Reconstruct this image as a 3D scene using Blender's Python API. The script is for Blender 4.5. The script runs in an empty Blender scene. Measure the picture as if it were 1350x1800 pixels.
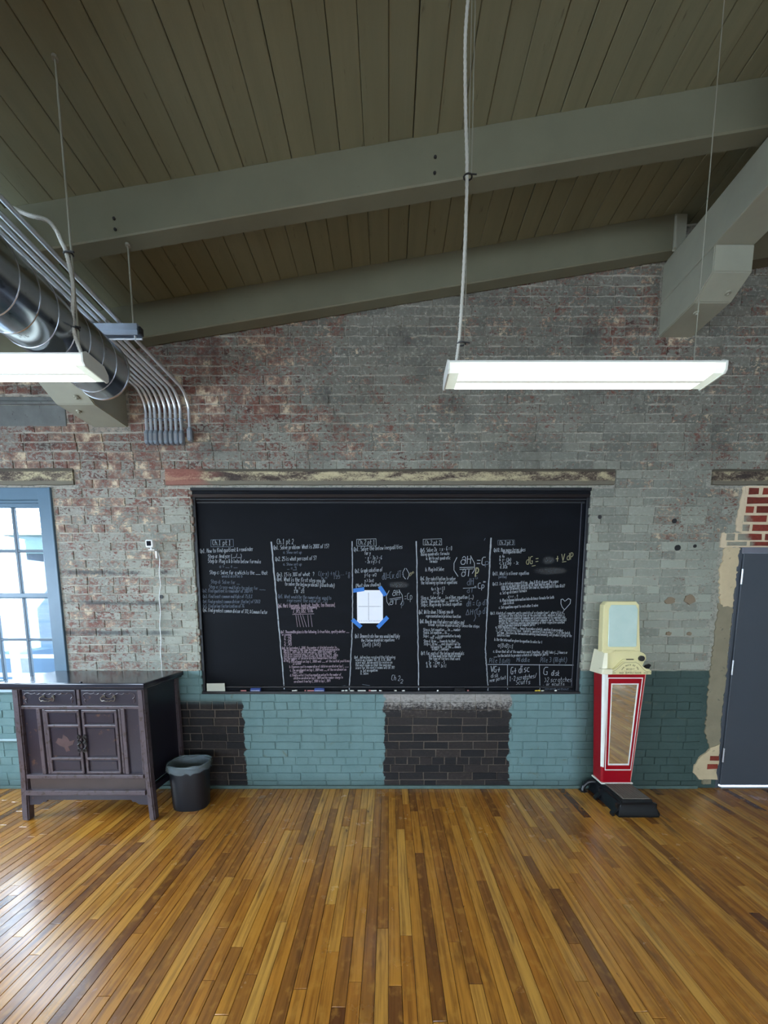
import bpy, bmesh, math, random
from mathutils import Vector, Matrix
random.seed(7)
SC = bpy.context.scene
COL = SC.collection
R = math.radians

# ------------------------------------------------------------------ camera
F_PX, CX, CY = 676.0, 683.0, 1142.0          # focal length and principal point in pixels of the 1350x1800 frame
PITCH = math.atan(78 / 676)
EYE = 1.6
WALL = 3.23                                   # the brick wall's face
cd = bpy.data.cameras.new('camera'); cam = bpy.data.objects.new('camera', cd); COL.objects.link(cam)
cam.location = (0, 0, EYE); cam.rotation_euler = (math.pi/2 - PITCH, 0, 0)
cd.sensor_fit = 'HORIZONTAL'; cd.sensor_width = 36.0
cd.lens = F_PX / 1350 * 36
cd.shift_x = -(CX - 675) / 1350
cd.shift_y = (CY - 900) / 1350
cd.clip_start = 0.05; cd.clip_end = 200
SC.camera = cam
# ------------------------------------------------------------------ light
SC.view_settings.view_transform = 'Standard'; SC.view_settings.look = 'None'
SC.view_settings.gamma = 1; SC.view_settings.use_curve_mapping = False
SC.view_settings.exposure = -0.12
world = bpy.data.worlds.new('overcast_sky'); SC.world = world; world.use_nodes = True
bg = world.node_tree.nodes['Background']; bg.inputs[0].default_value = (0.62, 0.80, 1.0, 1); bg.inputs[1].default_value = 20.0

def area(name, loc, rot, sx, sy, power, col, portal=False):
    l = bpy.data.lights.new(name, 'AREA'); l.shape = 'RECTANGLE'; l.size = sx; l.size_y = sy
    l.energy = power; l.color = col
    o = bpy.data.objects.new(name, l); o.location = loc; o.rotation_euler = rot; COL.objects.link(o)
    if portal: l.cycles.is_portal = True
    return o
LEFT_X, RIGHT_X, REAR_Y = -4.7, 5.2, -4.8
COOL = (0.70, 0.84, 1.0); NEUT = (1.0, 0.94, 0.84)
LEFT_WIN = (1.75, -0.2, -2.2, )          # daylight through the windows of the left wall
REAR_WIN = (-2.9, 0.2, 3.2)
for yc in LEFT_WIN:
    area('daylight_left', (LEFT_X - 0.12, yc, 1.75), (0, R(-48), 0), 1.1, 1.2, 60, COOL)
for xc in REAR_WIN:
    area('daylight_rear', (xc, REAR_Y - 0.12, 1.85), (R(42), 0, 0), 1.4, 1.3, 45, NEUT)
area('window_portal', (-3.35, 3.62, 1.75), (R(-90), 0, 0), 1.2, 1.6, 1, COOL, True)

# ------------------------------------------------------------------ helpers
def ray(px, py):
    a = (px - CX) / F_PX; b = (CY - py) / F_PX; c, s = math.cos(PITCH), math.sin(PITCH)
    return a, c + b*s, -s + b*c
def onY(px, py, Y=WALL):
    r = ray(px, py); t = Y / r[1]; return Vector((r[0]*t, Y, EYE + r[2]*t))
def proj(X, Y, Z):
    c, s = math.cos(PITCH), math.sin(PITCH)
    zc = Y*c - (Z-EYE)*s; yc = Y*s + (Z-EYE)*c
    return CX + F_PX*X/zc, CY - F_PX*yc/zc, zc

def lin(c):
    return tuple(((v/255)/12.92 if v/255 <= 0.04045 else ((v/255+0.055)/1.055)**2.4) for v in c) + (1,)

class NT:
    """tiny node-tree writer"""
    def __init__(s, name):
        s.m = bpy.data.materials.new(name); s.m.use_nodes = True; s.t = s.m.node_tree; s.t.nodes.clear()
        s.out = s.t.nodes.new('ShaderNodeOutputMaterial'); s.b = s.t.nodes.new('ShaderNodeBsdfPrincipled')
        s.t.links.new(s.b.outputs[0], s.out.inputs[0])
    def n(s, k): return s.t.nodes.new(k)
    def put(s, sock, v):
        if isinstance(v, bpy.types.NodeSocket): s.t.links.new(v, sock)
        elif v is not None:
            if isinstance(v, tuple) and len(v) == 3 and sock.type == 'RGBA': v = v + (1,)
            sock.default_value = v
    def math(s, op, a, b=None, c=None, clamp=False):
        n = s.n('ShaderNodeMath'); n.operation = op; n.use_clamp = clamp
        s.put(n.inputs[0], a); s.put(n.inputs[1], b); s.put(n.inputs[2], c); return n.outputs[0]
    def step(s, v, lo, hi):
        n = s.n('ShaderNodeMapRange'); n.interpolation_type = 'SMOOTHSTEP'; s.put(n.inputs[0], v); s.put(n.inputs[1], lo); s.put(n.inputs[2], hi); return n.outputs[0]
    def mix(s, f, a, b, mode='MIX'):
        n = s.n('ShaderNodeMix'); n.data_type = 'RGBA'; n.blend_type = mode
        s.put(n.inputs[0], f); s.put(n.inputs[6], a); s.put(n.inputs[7], b); return n.outputs[2]
    def pos(s): 
        return s.n('ShaderNodeNewGeometry').outputs['Position']
    def sep(s, v):
        n = s.n('ShaderNodeSeparateXYZ'); s.put(n.inputs[0], v); return n.outputs
    def comb(s, x, y, z):
        n = s.n('ShaderNodeCombineXYZ'); s.put(n.inputs[0], x); s.put(n.inputs[1], y); s.put(n.inputs[2], z); return n.outputs[0]
    def mapv(s, v, scale=(1,1,1), loc=(0,0,0)):
        n = s.n('ShaderNodeMapping'); s.put(n.inputs[0], v); n.inputs[3].default_value = scale; s.put(n.inputs[1], loc); return n.outputs[0]
    def noise(s, v, scale, detail=4, rough=.55, dist=0):
        n = s.n('ShaderNodeTexNoise'); s.put(n.inputs['Vector'], v); n.inputs['Scale'].default_value = scale
        n.inputs['Detail'].default_value = detail; n.inputs['Roughness'].default_value = rough; n.inputs['Distortion'].default_value = dist
        return n.outputs[0]
    def ramp(s, f, stops, const=False):
        n = s.n('ShaderNodeValToRGB'); s.put(n.inputs[0], f); e = n.color_ramp.elements
        if const: n.color_ramp.interpolation = 'CONSTANT'
        while len(e) < len(stops): e.new(0.5)
        for i, (p, c) in enumerate(stops): e[i].position = p; e[i].color = lin(c)
        return n.outputs[0]
    def bump(s, h, st, dist=.01):
        n = s.n('ShaderNodeBump'); s.put(n.inputs['Height'], h); n.inputs['Strength'].default_value = st; n.inputs['Distance'].default_value = dist
        s.t.links.new(n.outputs[0], s.b.inputs['Normal'])
    def rnd(s):
        a = s.n('ShaderNodeObjectInfo').outputs['Random']; b = s.n('ShaderNodeNewGeometry').outputs['Random Per Island']
        return s.math('FRACT', s.math('ADD', a, b))
    def set(s, col=None, rough=None, metal=None, spec=None):
        s.put(s.b.inputs['Base Color'], col); s.put(s.b.inputs['Roughness'], rough); s.put(s.b.inputs['Metallic'], metal)
        if spec is not None: s.put(s.b.inputs['Specular IOR Level'], spec)
        return s

def simple(name, rgb, rough=.6, metal=0, var=.12, scale=14, spec=.5, bump=0.0, worn=None, wear=.62, nscale=None):
    t = NT(name); p = t.pos(); n = t.noise(p, scale, 5)
    c0 = lin(rgb); dk = tuple(v*(1-var*1.6) for v in c0[:3]) + (1,); lt = tuple(min(1, v*(1+var*1.6)) for v in c0[:3]) + (1,)
    c = t.mix(n, dk, lt)
    if worn:
        w = t.noise(p, nscale or scale*2.2, 7, .65); c = t.mix(t.step(w, wear, wear+.06), c, lin(worn))
    t.set(c, rough, metal, spec=spec)
    if bump: t.bump(t.noise(p, scale*4, 4), bump, .004)
    return t.m

def glow(name, rgb, st):
    t = NT(name); t.set(lin(rgb), .4); t.b.inputs['Emission Color'].default_value = lin(rgb); t.b.inputs['Emission Strength'].default_value = st; return t.m

# ---- wall paint: position driven zones of paint, bare brick, soot
def wall_material(name, mortar=False, red=False):
    t = NT(name); p = t.pos(); x, y, z = t.sep(p)
    big = t.noise(p, .75, 3); mid = t.noise(p, 5.5, 6, .62); fine = t.noise(t.mapv(p, (1,1,1.5)), 34, 9, .72, .5); fin2 = t.noise(t.mapv(p, (1,1,1), (3.1,7,1)), 40, 6, .7)
    rn = t.rnd() if not mortar else t.noise(p, 9, 2)
    # paint darker higher up, lighter grey-green lower and to the right
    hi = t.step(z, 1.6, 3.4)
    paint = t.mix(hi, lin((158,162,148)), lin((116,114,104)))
    paint = t.mix(t.math('MULTIPLY', t.step(x, -.8, -3.2), .6), paint, lin((132,124,118)))
    paint = t.mix(t.math('MULTIPLY', rn, .55), paint, lin((78,80,76)))
    paint = t.mix(t.math('MULTIPLY', t.step(fin2, .48, .7), .6), paint, lin((160,162,150)))
    bare = t.ramp(t.math('ADD', t.math('MULTIPLY', t.noise(p, 12, 6, .7), .8), t.math('MULTIPLY', rn, .16)), [(.34, (66,40,34)), (.44, (112,66,54)), (.50, (108,84,72)), (.56, (140,112,96)), (.63, (192,174,146))])
    lefty = t.math('ADD', t.math('MULTIPLY', t.step(x, 1.2, -1.4), .062), t.math('MULTIPLY', t.step(z, 1.2, 3.2), .03))
    wv = t.math('ADD', t.math('ADD', t.math('MULTIPLY', fine, .62), t.math('MULTIPLY', big, .30)), t.math('MULTIPLY', mid, .22))
    wv = t.math('ADD', wv, lefty)
    if mortar: wv = t.math('SUBTRACT', wv, .03)
    else: wv = t.math('ADD', wv, t.math('MULTIPLY', t.math('SUBTRACT', rn, .5), .05))
    c = t.mix(t.math('MULTIPLY', t.step(wv, .643, .683), .95), paint, bare)
    if mortar:
        c = t.mix(t.math('MULTIPLY', t.step(fine, .38, .54), .85), t.mix(.3, c, lin((60,58,54))), t.mix(.6, c, lin((176,170,156))))
    else:
        c = t.mix(t.math('MULTIPLY', t.step(fin2, .63, .70), .85), c, lin((188,180,160)))
    edge = t.math('ABSOLUTE', t.math('SUBTRACT', t.math('FRACT', t.math('ADD', t.math('DIVIDE', z, .0705), t.math('MULTIPLY', t.math('SUBTRACT', t.noise(p, 8, 3), .5), .34))), .5))
    smear = t.math('MULTIPLY', t.step(edge, .39, .45), t.step(t.math('ADD', t.math('MULTIPLY', fine, .6), t.math('MULTIPLY', t.noise(p, 3.2, 3), .5)), .49, .60))
    c = t.mix(t.math('MULTIPLY', smear, .75), c, lin((176,172,158)))
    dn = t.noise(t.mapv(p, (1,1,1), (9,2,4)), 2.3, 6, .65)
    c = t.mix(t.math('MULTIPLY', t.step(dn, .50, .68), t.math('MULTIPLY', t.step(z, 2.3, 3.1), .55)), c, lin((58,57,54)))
    # long dirty streaks left of the blackboard where shelves once met the wall
    for zz in (1.87, 1.62, 1.37):
        band = t.math('SUBTRACT', 1, t.step(t.math('ABSOLUTE', t.math('SUBTRACT', z, zz)), .006, .028))
        band = t.math('MULTIPLY', band, t.step(x, -1.7, -1.9)); band = t.math('MULTIPLY', band, t.step(mid, .34, .5))
        c = t.mix(t.math('MULTIPLY', band, .75), c, lin((48,54,58)))
    # dado: teal over dark unpainted brick
    wob = t.math('MULTIPLY', t.math('SUBTRACT', t.noise(p, 14, 3), .5), .10)
    xw = t.math('ADD', x, wob); zw = t.math('ADD', z, t.math('MULTIPLY', wob, .12))
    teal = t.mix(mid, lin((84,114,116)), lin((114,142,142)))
    teal = t.mix(t.step(x, 1.55, 1.75), teal, t.mix(mid, lin((50,70,66)), lin((68,88,84))))  # right of the scale the shade is painted in as darker teal
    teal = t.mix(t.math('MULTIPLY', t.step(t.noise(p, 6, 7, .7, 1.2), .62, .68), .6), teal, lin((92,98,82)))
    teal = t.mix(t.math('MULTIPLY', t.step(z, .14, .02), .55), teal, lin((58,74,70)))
    dark_brick_n = t.math('ADD', t.math('MULTIPLY', rn, .45), t.math('MULTIPLY', fine, .6))
    dark_brick = t.ramp(dark_brick_n, [(.2, (16,16,20)), (.5, (30,28,30)), (.72, (46,40,38)), (.9, (76,66,60))])
    if mortar: dark_brick = t.mix(fine, lin((62,56,50)), lin((122,110,98)))
    wash = t.mix(fine, lin((70,66,64)), lin((186,182,176)))
    dark_brick = t.mix(t.math('MULTIPLY', t.step(t.math('ADD', zw, t.math('MULTIPLY', t.math('SUBTRACT', fine, .5), .35)), .70, .80), t.step(x, -.4, 0)), dark_brick, wash)
    d1 = t.math('MULTIPLY', t.step(xw, -1.80, -1.79), t.step(xw, -1.245, -1.255)); d1 = t.math('MULTIPLY', d1, t.step(zw, .82, .74))  # left zone: dark brick, with the shade behind the bin painted in
    d2 = t.math('MULTIPLY', t.step(xw, -.045, -.035), t.step(xw, 1.055, 1.045))
    dado = t.mix(t.math('MAXIMUM', d1, d2), teal, dark_brick)
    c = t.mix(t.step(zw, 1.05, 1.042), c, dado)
    if red:
        c = t.ramp(t.math('ADD', t.math('MULTIPLY', rn, .4), t.math('MULTIPLY', fine, .6)), [(.25, (96,40,30)), (.5, (132,52,38)), (.8, (152,72,54))])
        gr = t.math('MULTIPLY', t.step(t.math('ADD', x, t.math('MULTIPLY', mid, .3)), 3.14, 3.07), t.step(z, 2.36, 2.30)); gr = t.math('MULTIPLY', gr, t.step(z, 1.4, 1.5)); c = t.mix(gr, c, t.mix(fine, lin((110,100,86)), lin((160,164,148))))
    t.set(c, t.math('SUBTRACT', .80, t.math('MULTIPLY', mid, .2)), 0, spec=.35)
    t.bump(t.math('ADD', t.math('MULTIPLY', fine, 1.0), t.math('MULTIPLY', fin2, .6)), .55 if not mortar else .9, .007)
    return t.m

def floor_material():
    t = NT('oiled_maple_boards'); p = t.pos(); rn = t.rnd()
    pv = t.n('ShaderNodeVectorMath'); pv.operation = 'ADD'; t.put(pv.inputs[0], p); t.put(pv.inputs[1], t.comb(t.math('MULTIPLY', rn, 17.3), t.math('MULTIPLY', rn, 31.7), 0))
    v = pv.outputs[0]
    grain = t.noise(t.mapv(v, (55, 2.2, 1)), 1, 6, .6); blot = t.noise(t.mapv(v, (9, 1.8, 1)), 1, 4, .6); fig = t.noise(t.mapv(v, (20, 14, 1)), 1, 3, .5)
    base = t.ramp(rn, [(0, (92,50,26)), (.04, (130,82,34)), (.12, (162,106,42)), (.35, (180,116,40)), (.6, (192,128,44)), (.82, (204,142,54)), (1, (216,160,72))])
    c = t.mix(t.math('MULTIPLY', t.step(grain, .38, .7), .6), base, lin((92,50,20)))
    c = t.mix(t.math('MULTIPLY', t.step(fig, .5, .72), .4), c, lin((204,146,60)))
    kn = t.noise(t.mapv(v, (26, 11, 1)), 1, 3, .6); c = t.mix(t.math('MULTIPLY', t.step(kn, .70, .76), .7), c, lin((62,34,18)))
    c = t.mix(t.math('MULTIPLY', t.step(blot, .56, .72), .62), c, lin((70,44,28)))
    worn = t.noise(p, .9, 4)
    c = t.mix(t.math('MULTIPLY', t.step(worn, .5, .72), .28), c, lin((112,74,40)))
    t.set(c, t.math('ADD', .17, t.math('MULTIPLY', t.noise(p, 5, 5), .16)), 0, spec=.85)
    t.b.inputs['Coat Weight'].default_value = .4; t.b.inputs['Coat Roughness'].default_value = .24
    t.bump(t.math('ADD', t.math('MULTIPLY', grain, .3), t.noise(p, 7, 3)), .16, .006)
    return t.m

def plank_material():
    t = NT('olive_painted_planks'); p = t.pos(); rn = t.rnd()
    st = t.noise(t.mapv(p, (18, 1.2, 18)), 1, 5, .6); sp = t.noise(t.mapv(p, (30, 5, 30)), 1, 6, .7)
    c = t.mix(st, lin((108,108,86)), lin((132,130,104)))
    c = t.mix(t.math('MULTIPLY', rn, .3), c, lin((110,112,92)))
    c = t.mix(t.math('MULTIPLY', t.step(sp, .62, .72), .6), c, lin((70,62,46)))
    t.set(c, .62, 0, spec=.35); t.bump(sp, .3, .004)
    return t.m

def wood_lintel(name, red_left=False):
    t = NT(name); p = t.pos(); x, y, z = t.sep(p)
    n = t.noise(t.mapv(p, (5, 5, 14)), 1, 3, .5, .5); s = t.noise(t.mapv(p, (60, 60, 110)), 1, 7, .75, .8)
    v = t.math('ADD', t.math('MULTIPLY', n, .6), t.math('MULTIPLY', s, .5))
    c = t.ramp(v, [(.42, (44,34,30)), (.50, (74,60,50)), (.545, (116,106,88)), (.60, (168,156,124)), (.72, (196,182,144))])
    c = t.mix(t.step(z, 2.652, 2.672), c, lin((72,66,54))); c = t.mix(t.step(z, 2.60, 2.585), c, lin((104,98,84)))
    if red_left:
        c = t.mix(t.math('MULTIPLY', t.step(t.math('ADD', x, t.math('MULTIPLY', n, .5)), -1.10, -1.35), .7), c, t.mix(s, lin((110,58,50)), lin((168,104,86))))
    t.set(c, .8); t.bump(s, .5, .006); return t.m

M = {}
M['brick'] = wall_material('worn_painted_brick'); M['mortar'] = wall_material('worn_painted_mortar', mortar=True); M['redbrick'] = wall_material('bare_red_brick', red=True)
M['floor'] = floor_material(); M['plank'] = plank_material()
M['lintel'] = wood_lintel('flaking_lintel', True); M['lintel2'] = wood_lintel('flaking_lintel_plain')
M['beam'] = simple('olive_painted_timber', (106,105,86), .55, var=.10, scale=5, bump=.15, worn=(96,94,76), wear=.68)
M['timber'] = simple('grey_green_painted_timber', (150,150,134), .55, var=.10, scale=5, bump=.15, worn=(110,108,92), wear=.68)
M['cream_mortar'] = simple('cream_mortar', (206,188,158), .9, var=.1, scale=20, bump=.4)
M['plaster'] = simple('cream_plaster', (196,178,144), .9, var=.14, scale=9, bump=.4, worn=(150,138,112))
M['plaster_grey'] = simple('tan_grey_plaster', (134,126,104), .9, var=.16, scale=7, bump=.4, worn=(92,92,82))
M['sash'] = simple('blue_grey_painted_wood', (76,102,120), .45, var=.08, scale=8, bump=.1)
M['muntin'] = simple('dark_blue_grey_muntin', (62,80,94), .5, var=.08)
M['door'] = simple('slate_grey_door_paint', (66,72,80), .5, var=.05, scale=3)
M['doorframe'] = simple('grey_door_frame', (112,114,124), .45, var=.06)
M['steel'] = simple('brushed_steel', (190,192,196), .35, 1, var=.08)
M['galv'] = simple('galvanised_steel', (178,184,192), .22, 1, var=.16, scale=10, worn=(120,126,134), wear=.6)
M['conduit'] = simple('conduit_steel', (214,218,222), .3, .7, var=.1, scale=10)
M['zinc'] = simple('zinc_fitting', (158,168,180), .38, .7, var=.1)
M['black'] = simple('black_plastic', (20,20,22), .45, var=.1)
M['board'] = None
M['blackwood'] = simple('black_painted_wood', (13,15,22), .35, var=.2, bump=.1)
M['chalk'] = simple('chalk_white', (158,164,170), .95, var=.12, scale=90)
M['chalk_faint'] = simple('chalk_faint', (96,104,116), .95, var=.2, scale=80)
M['chalk_pink'] = simple('chalk_pink', (158,142,152), .95, var=.12, scale=90)
M['chalk_yellow'] = simple('chalk_yellow', (158,154,122), .95, var=.12, scale=90)
M['paper'] = simple('white_paper', (226,228,236), .8, var=.02)
M['ink'] = simple('grey_ink', (96,98,106), .8)
M['tape'] = simple('blue_masking_tape', (44,112,190), .7, var=.08)
M['card'] = simple('cream_card', (198,200,186), .8, var=.04)
M['eraserblue'] = simple('blue_eraser_felt', (50,74,140), .8); M['eraserblack'] = simple('black_eraser_felt', (18,18,22), .9)
M['chalkstick'] = simple('white_chalk_stick', (226,226,220), .9); M['chalkstick_y'] = simple('yellow_chalk_stick', (226,200,70), .9); M['chalkstick_p'] = simple('pink_chalk_stick', (200,130,130), .9)
M['lacquer'] = simple('dark_plum_lacquer', (38,33,45), .30, var=.22, scale=7, bump=.12, worn=(84,60,50), wear=.60)
M['lacquer_edge'] = simple('worn_lacquer_edge', (76,66,72), .34, var=.25, scale=14, bump=.12, worn=(58,44,42), wear=.55)
M['lacquer_side'] = simple('navy_black_lacquer', (26,24,36), .38, var=.2, scale=5, worn=(36,30,34))
M['stain'] = simple('bare_lacquer_patch', (74,52,52), .5, var=.2, scale=20)
M['brass'] = simple('dark_brass', (110,104,96), .35, .9, var=.2)
M['bin'] = simple('dark_bin_plastic', (17,23,31), .42, var=.08)
M['red'] = simple('crimson_enamel', (150,8,26), .22, var=.04, scale=4)
M['cream'] = simple('cream_enamel', (222,212,160), .28, var=.05, scale=5)
M['white'] = simple('white_enamel', (232,230,222), .28, var=.03)
M['iron'] = simple('black_cast_iron', (16,18,22), .28, var=.2, scale=8, bump=.25)
M['tread'] = simple('worn_rubber_tread', (104,96,88), .75, var=.16, scale=20, bump=.2)
M['gold'] = simple('dark_lettering', (78,70,44), .6)
M['white_plastic'] = simple('white_plastic', (228,230,230), .4, var=.02); M['lensblack'] = simple('black_lens', (14,16,26), .12)
M['cord'] = simple('pale_braided_cord', (176,174,164), .6, var=.15, scale=120)
M['wire'] = simple('grey_wire', (130,128,114), .5, var=.1)
M['fixture'] = simple('fixture_enamel', (206,206,198), .4, var=.03)
M['lens'] = glow('lit_prismatic_lens', (236,246,236), .95); M['lens_end'] = glow('lit_lens_end', (214,226,214), .72)
M['lens_band'] = glow('lit_lens_band', (216,224,218), .55)
M['lamp'] = glow('lit_tube_glow', (250,250,238), 9.0)
t = NT('mirror_glass'); t.set((1,.95,.78,1), .03, .96); M['mirror'] = t.m
t = NT('milky_dial_glass'); t.set(t.mix(t.noise(t.pos(), 6, 3), lin((172,200,192)), lin((212,228,218))), .12, .1); M['dial'] = t.m
t = NT('window_glass'); tr = t.n('ShaderNodeBsdfTransparent'); gl = t.n('ShaderNodeBsdfGlossy'); gl.inputs['Roughness'].default_value = .02
mx = t.n('ShaderNodeMixShader')
mx.inputs[0].default_value = .07; t.t.links.new(tr.outputs[0], mx.inputs[1]); t.t.links.new(gl.outputs[0], mx.inputs[2]); t.t.links.new(mx.outputs[0], t.out.inputs[0]); M['glass'] = t.m
t = NT('clear_bin_bag'); tr = t.n('ShaderNodeBsdfTransparent'); tr.inputs[0].default_value = (.75,.82,.85,1); mx = t.n('ShaderNodeMixShader'); mx.inputs[0].default_value = .32
t.set(lin((150,166,172)), .25); t.t.links.new(tr.outputs[0], mx.inputs[1]); t.t.links.new(t.b.outputs[0], mx.inputs[2]); t.t.links.new(mx.outputs[0], t.out.inputs[0]); t.bump(t.noise(t.pos(), 30, 5), .6, .01); M['bag'] = t.m
t = NT('chalkboard_slate'); p = t.pos(); sm = t.noise(t.mapv(p, (1.2,1,3)), 1.6, 5, .6, .6); c = t.mix(t.step(sm, .45, .72), lin((4,6,12)), lin((9,12,19)))
t.set(c, .6, 0, spec=.12); M['board'] = t.m
t = NT('chalk_smudge'); tr = t.n('ShaderNodeBsdfTransparent'); mx = t.n('ShaderNodeMixShader'); p = t.pos()
t.set(lin((120,124,126)), .95)
uvn = t.n('ShaderNodeTexCoord').outputs['Generated']; gx, gy, gz = t.sep(uvn)
dx = t.math('MULTIPLY', t.math('SUBTRACT', gx, .5), 2); dz = t.math('MULTIPLY', t.math('SUBTRACT', gz, .5), 2)
rr = t.math('ADD', t.math('MULTIPLY', dx, dx), t.math('MULTIPLY', dz, dz))
fac = t.math('MULTIPLY', t.step(t.math('ADD', rr, t.math('MULTIPLY', t.noise(p, 25, 5), .7)), 1.15, .5), .2)
t.t.links.new(fac, mx.inputs[0]); t.t.links.new(tr.outputs[0], mx.inputs[1]); t.t.links.new(t.b.outputs[0], mx.inputs[2]); t.t.links.new(mx.outputs[0], t.out.inputs[0]); M['smudge'] = t.m

# ---- objects
def tag(o, label=None, cat=None, group=None, kind=None):
    if label: o['label'] = label
    if cat: o['category'] = cat
    if group: o['group'] = group
    if kind: o['kind'] = kind
    return o
def root(name, loc, label=None, cat=None, group=None, kind=None):
    o = bpy.data.objects.new(name, None); o.location = loc; o.empty_display_size = .1; COL.objects.link(o)
    return tag(o, label, cat, group, kind)
def worldloc(o):
    v = Vector(o.location)
    while o.parent: o = o.parent; v += Vector(o.location)
    return v
def obj(name, bm, mat, parent=None, smooth=False, loc=None):
    """bm holds world coordinates; origin is moved to the parent (or to loc)"""
    me = bpy.data.meshes.new(name)
    org = worldloc(parent) if parent else Vector((0, 0, 0))
    if loc is not None: bmesh.ops.translate(bm, verts=bm.verts, vec=-Vector(loc))
    elif parent: bmesh.ops.translate(bm, verts=bm.verts, vec=-org)
    bmesh.ops.recalc_face_normals(bm, faces=bm.faces)
    if smooth:
        for f in bm.faces: f.smooth = True
        for e in bm.edges:
            if len(e.link_faces) == 2 and e.calc_face_angle(0) > R(38): e.smooth = False
    bm.to_mesh(me); bm.free()
    mats = mat if isinstance(mat, (list, tuple)) else [mat]
    for m in mats: me.materials.append(m)
    o = bpy.data.objects.new(name, me); COL.objects.link(o)
    if loc is not None: o.location = Vector(loc) - org
    if parent: o.parent = parent
    return o
def BM(): return bmesh.new()
def box(bm, x0, x1, y0, y1, z0, z1, bev=0, seg=1, mi=0):
    b = bmesh.new() if bev else bm
    vs = [b.verts.new(p) for p in ((x0,y0,z0),(x1,y0,z0),(x1,y1,z0),(x0,y1,z0),(x0,y0,z1),(x1,y0,z1),(x1,y1,z1),(x0,y1,z1))]
    fs = [b.faces.new([vs[i] for i in q]) for q in ((0,3,2,1),(4,5,6,7),(0,1,5,4),(1,2,6,5),(2,3,7,6),(3,0,4,7))]
    for f in fs: f.material_index = mi
    if bev:
        bmesh.ops.bevel(b, geom=b.edges[:], offset=bev, segments=seg, affect='EDGES', profile=.6)
        merge(bm, b, mi)
    return bm
def merge(bm, b, mi=0):
    mp = {}
    for v in b.verts: mp[v] = bm.verts.new(v.co)
    for f in b.faces:
        nf = bm.faces.new([mp[v] for v in f.verts]); nf.material_index = mi
    b.free()
def prism(bm, pts, axis, a, b, mi=0):
    """extrude a 2D polygon: axis 'x' -> (y,z), 'y' -> (x,z), 'z' -> (x,y)"""
    def P(u, v, w): return {'x': (w,u,v), 'y': (u,w,v), 'z': (u,v,w)}[axis]
    A = [bm.verts.new(P(u, v, a)) for u, v in pts]; B = [bm.verts.new(P(u, v, b)) for u, v in pts]
    n = len(pts); fs = [bm.faces.new(A), bm.faces.new(B[::-1])]
    for i in range(n): fs.append(bm.faces.new([A[i], A[(i+1) % n], B[(i+1) % n], B[i]]))
    for f in fs: f.material_index = mi
    return bm
def loft(bm, rings, cap=True, mi=0):
    L = [[bm.verts.new(p) for p in r] for r in rings]; n = len(L[0])
    for a, b in zip(L, L[1:]):
        for i in range(n):
            f = bm.faces.new([a[i], a[(i+1) % n], b[(i+1) % n], b[i]]); f.material_index = mi
    if cap:
        for r in (L[0], L[-1]):
            f = bm.faces.new(r); f.material_index = mi
    return bm
def tube(bm, pts, r, n=8, cap=True, mi=0):
    pts = [Vector(p) for p in pts]; rings = []; up = None
    for i, p in enumerate(pts):
        d = (pts[min(i+1, len(pts)-1)] - pts[max(i-1, 0)]).normalized()
        if up is None: up = d.orthogonal().normalized()
        up = (up - d*up.dot(d)).normalized(); sd = d.cross(up); rr = r[i] if isinstance(r, (list, tuple)) else r
        rings.append([p + (up*math.cos(2*math.pi*k/n) + sd*math.sin(2*math.pi*k/n))*rr for k in range(n)])
    return loft(bm, rings, cap, mi)
def disc(bm, c, axis, r, h, n=16, mi=0):
    c = Vector(c); a = {'x': Vector((1,0,0)), 'y': Vector((0,1,0)), 'z': Vector((0,0,1))}[axis]
    return tube(bm, [c, c + a*h], r, n, True, mi)
def smooth_path(pts, sub=6):
    P = [Vector(p) for p in pts]; out = []
    for i in range(len(P)-1):
        p0, p1, p2, p3 = P[max(i-1,0)], P[i], P[i+1], P[min(i+2,len(P)-1)]
        for k in range(sub):
            t = k/sub; out.append(.5*((2*p1)+(-p0+p2)*t+(2*p0-5*p1+4*p2-p3)*t*t+(-p0+3*p1-3*p2+p3)*t*t*t))
    out.append(P[-1]); return out

# ================================================================== STRUCTURE
SL = 0.1508                                   # roof slope (rise to the right)
def zc(x): return 4.102 + SL*x                # ceiling plank face
def zb(x): return 3.867 + SL*x                # rafter underside
BX0, BX1, BZ0, BZ1 = -1.605, 1.645, .845, 2.543   # blackboard opening
WX0, WX1, WZ0, WZ1 = -3.98, -2.735, .90, 2.543     # window opening
DX0, DZ1 = 2.88, 2.073                             # door opening
HOLES = [(BX0, BX1, BZ0, BZ1), (WX0, WX1, WZ0, WZ1), (DX0, 4.0, -1, DZ1)]
# mortar body of the wall with its openings
wall = BM()
xs = sorted({LEFT_X, RIGHT_X, BX0, BX1, WX0, WX1, DX0, 4.0}); zs = sorted({-.1, 5.0, BZ0, BZ1, WZ0, DZ1})
for i in range(len(xs)-1):
    run = None
    for j in range(len(zs)-1):
        xm, zm = (xs[i]+xs[i+1])/2, (zs[j]+zs[j+1])/2
        solid = not any(a < xm < b and c < zm < d for a, b, c, d in HOLES)
        if solid: run = (run[0], zs[j+1]) if run else (zs[j], zs[j+1])
        if (not solid or j == len(zs)-2) and run:
            box(wall, xs[i], xs[i+1], WALL+.006, WALL+.36, run[0], run[1]); run = None
W = obj('wall_back', wall, M['mortar']); W['kind'] = 'structure'

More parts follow.
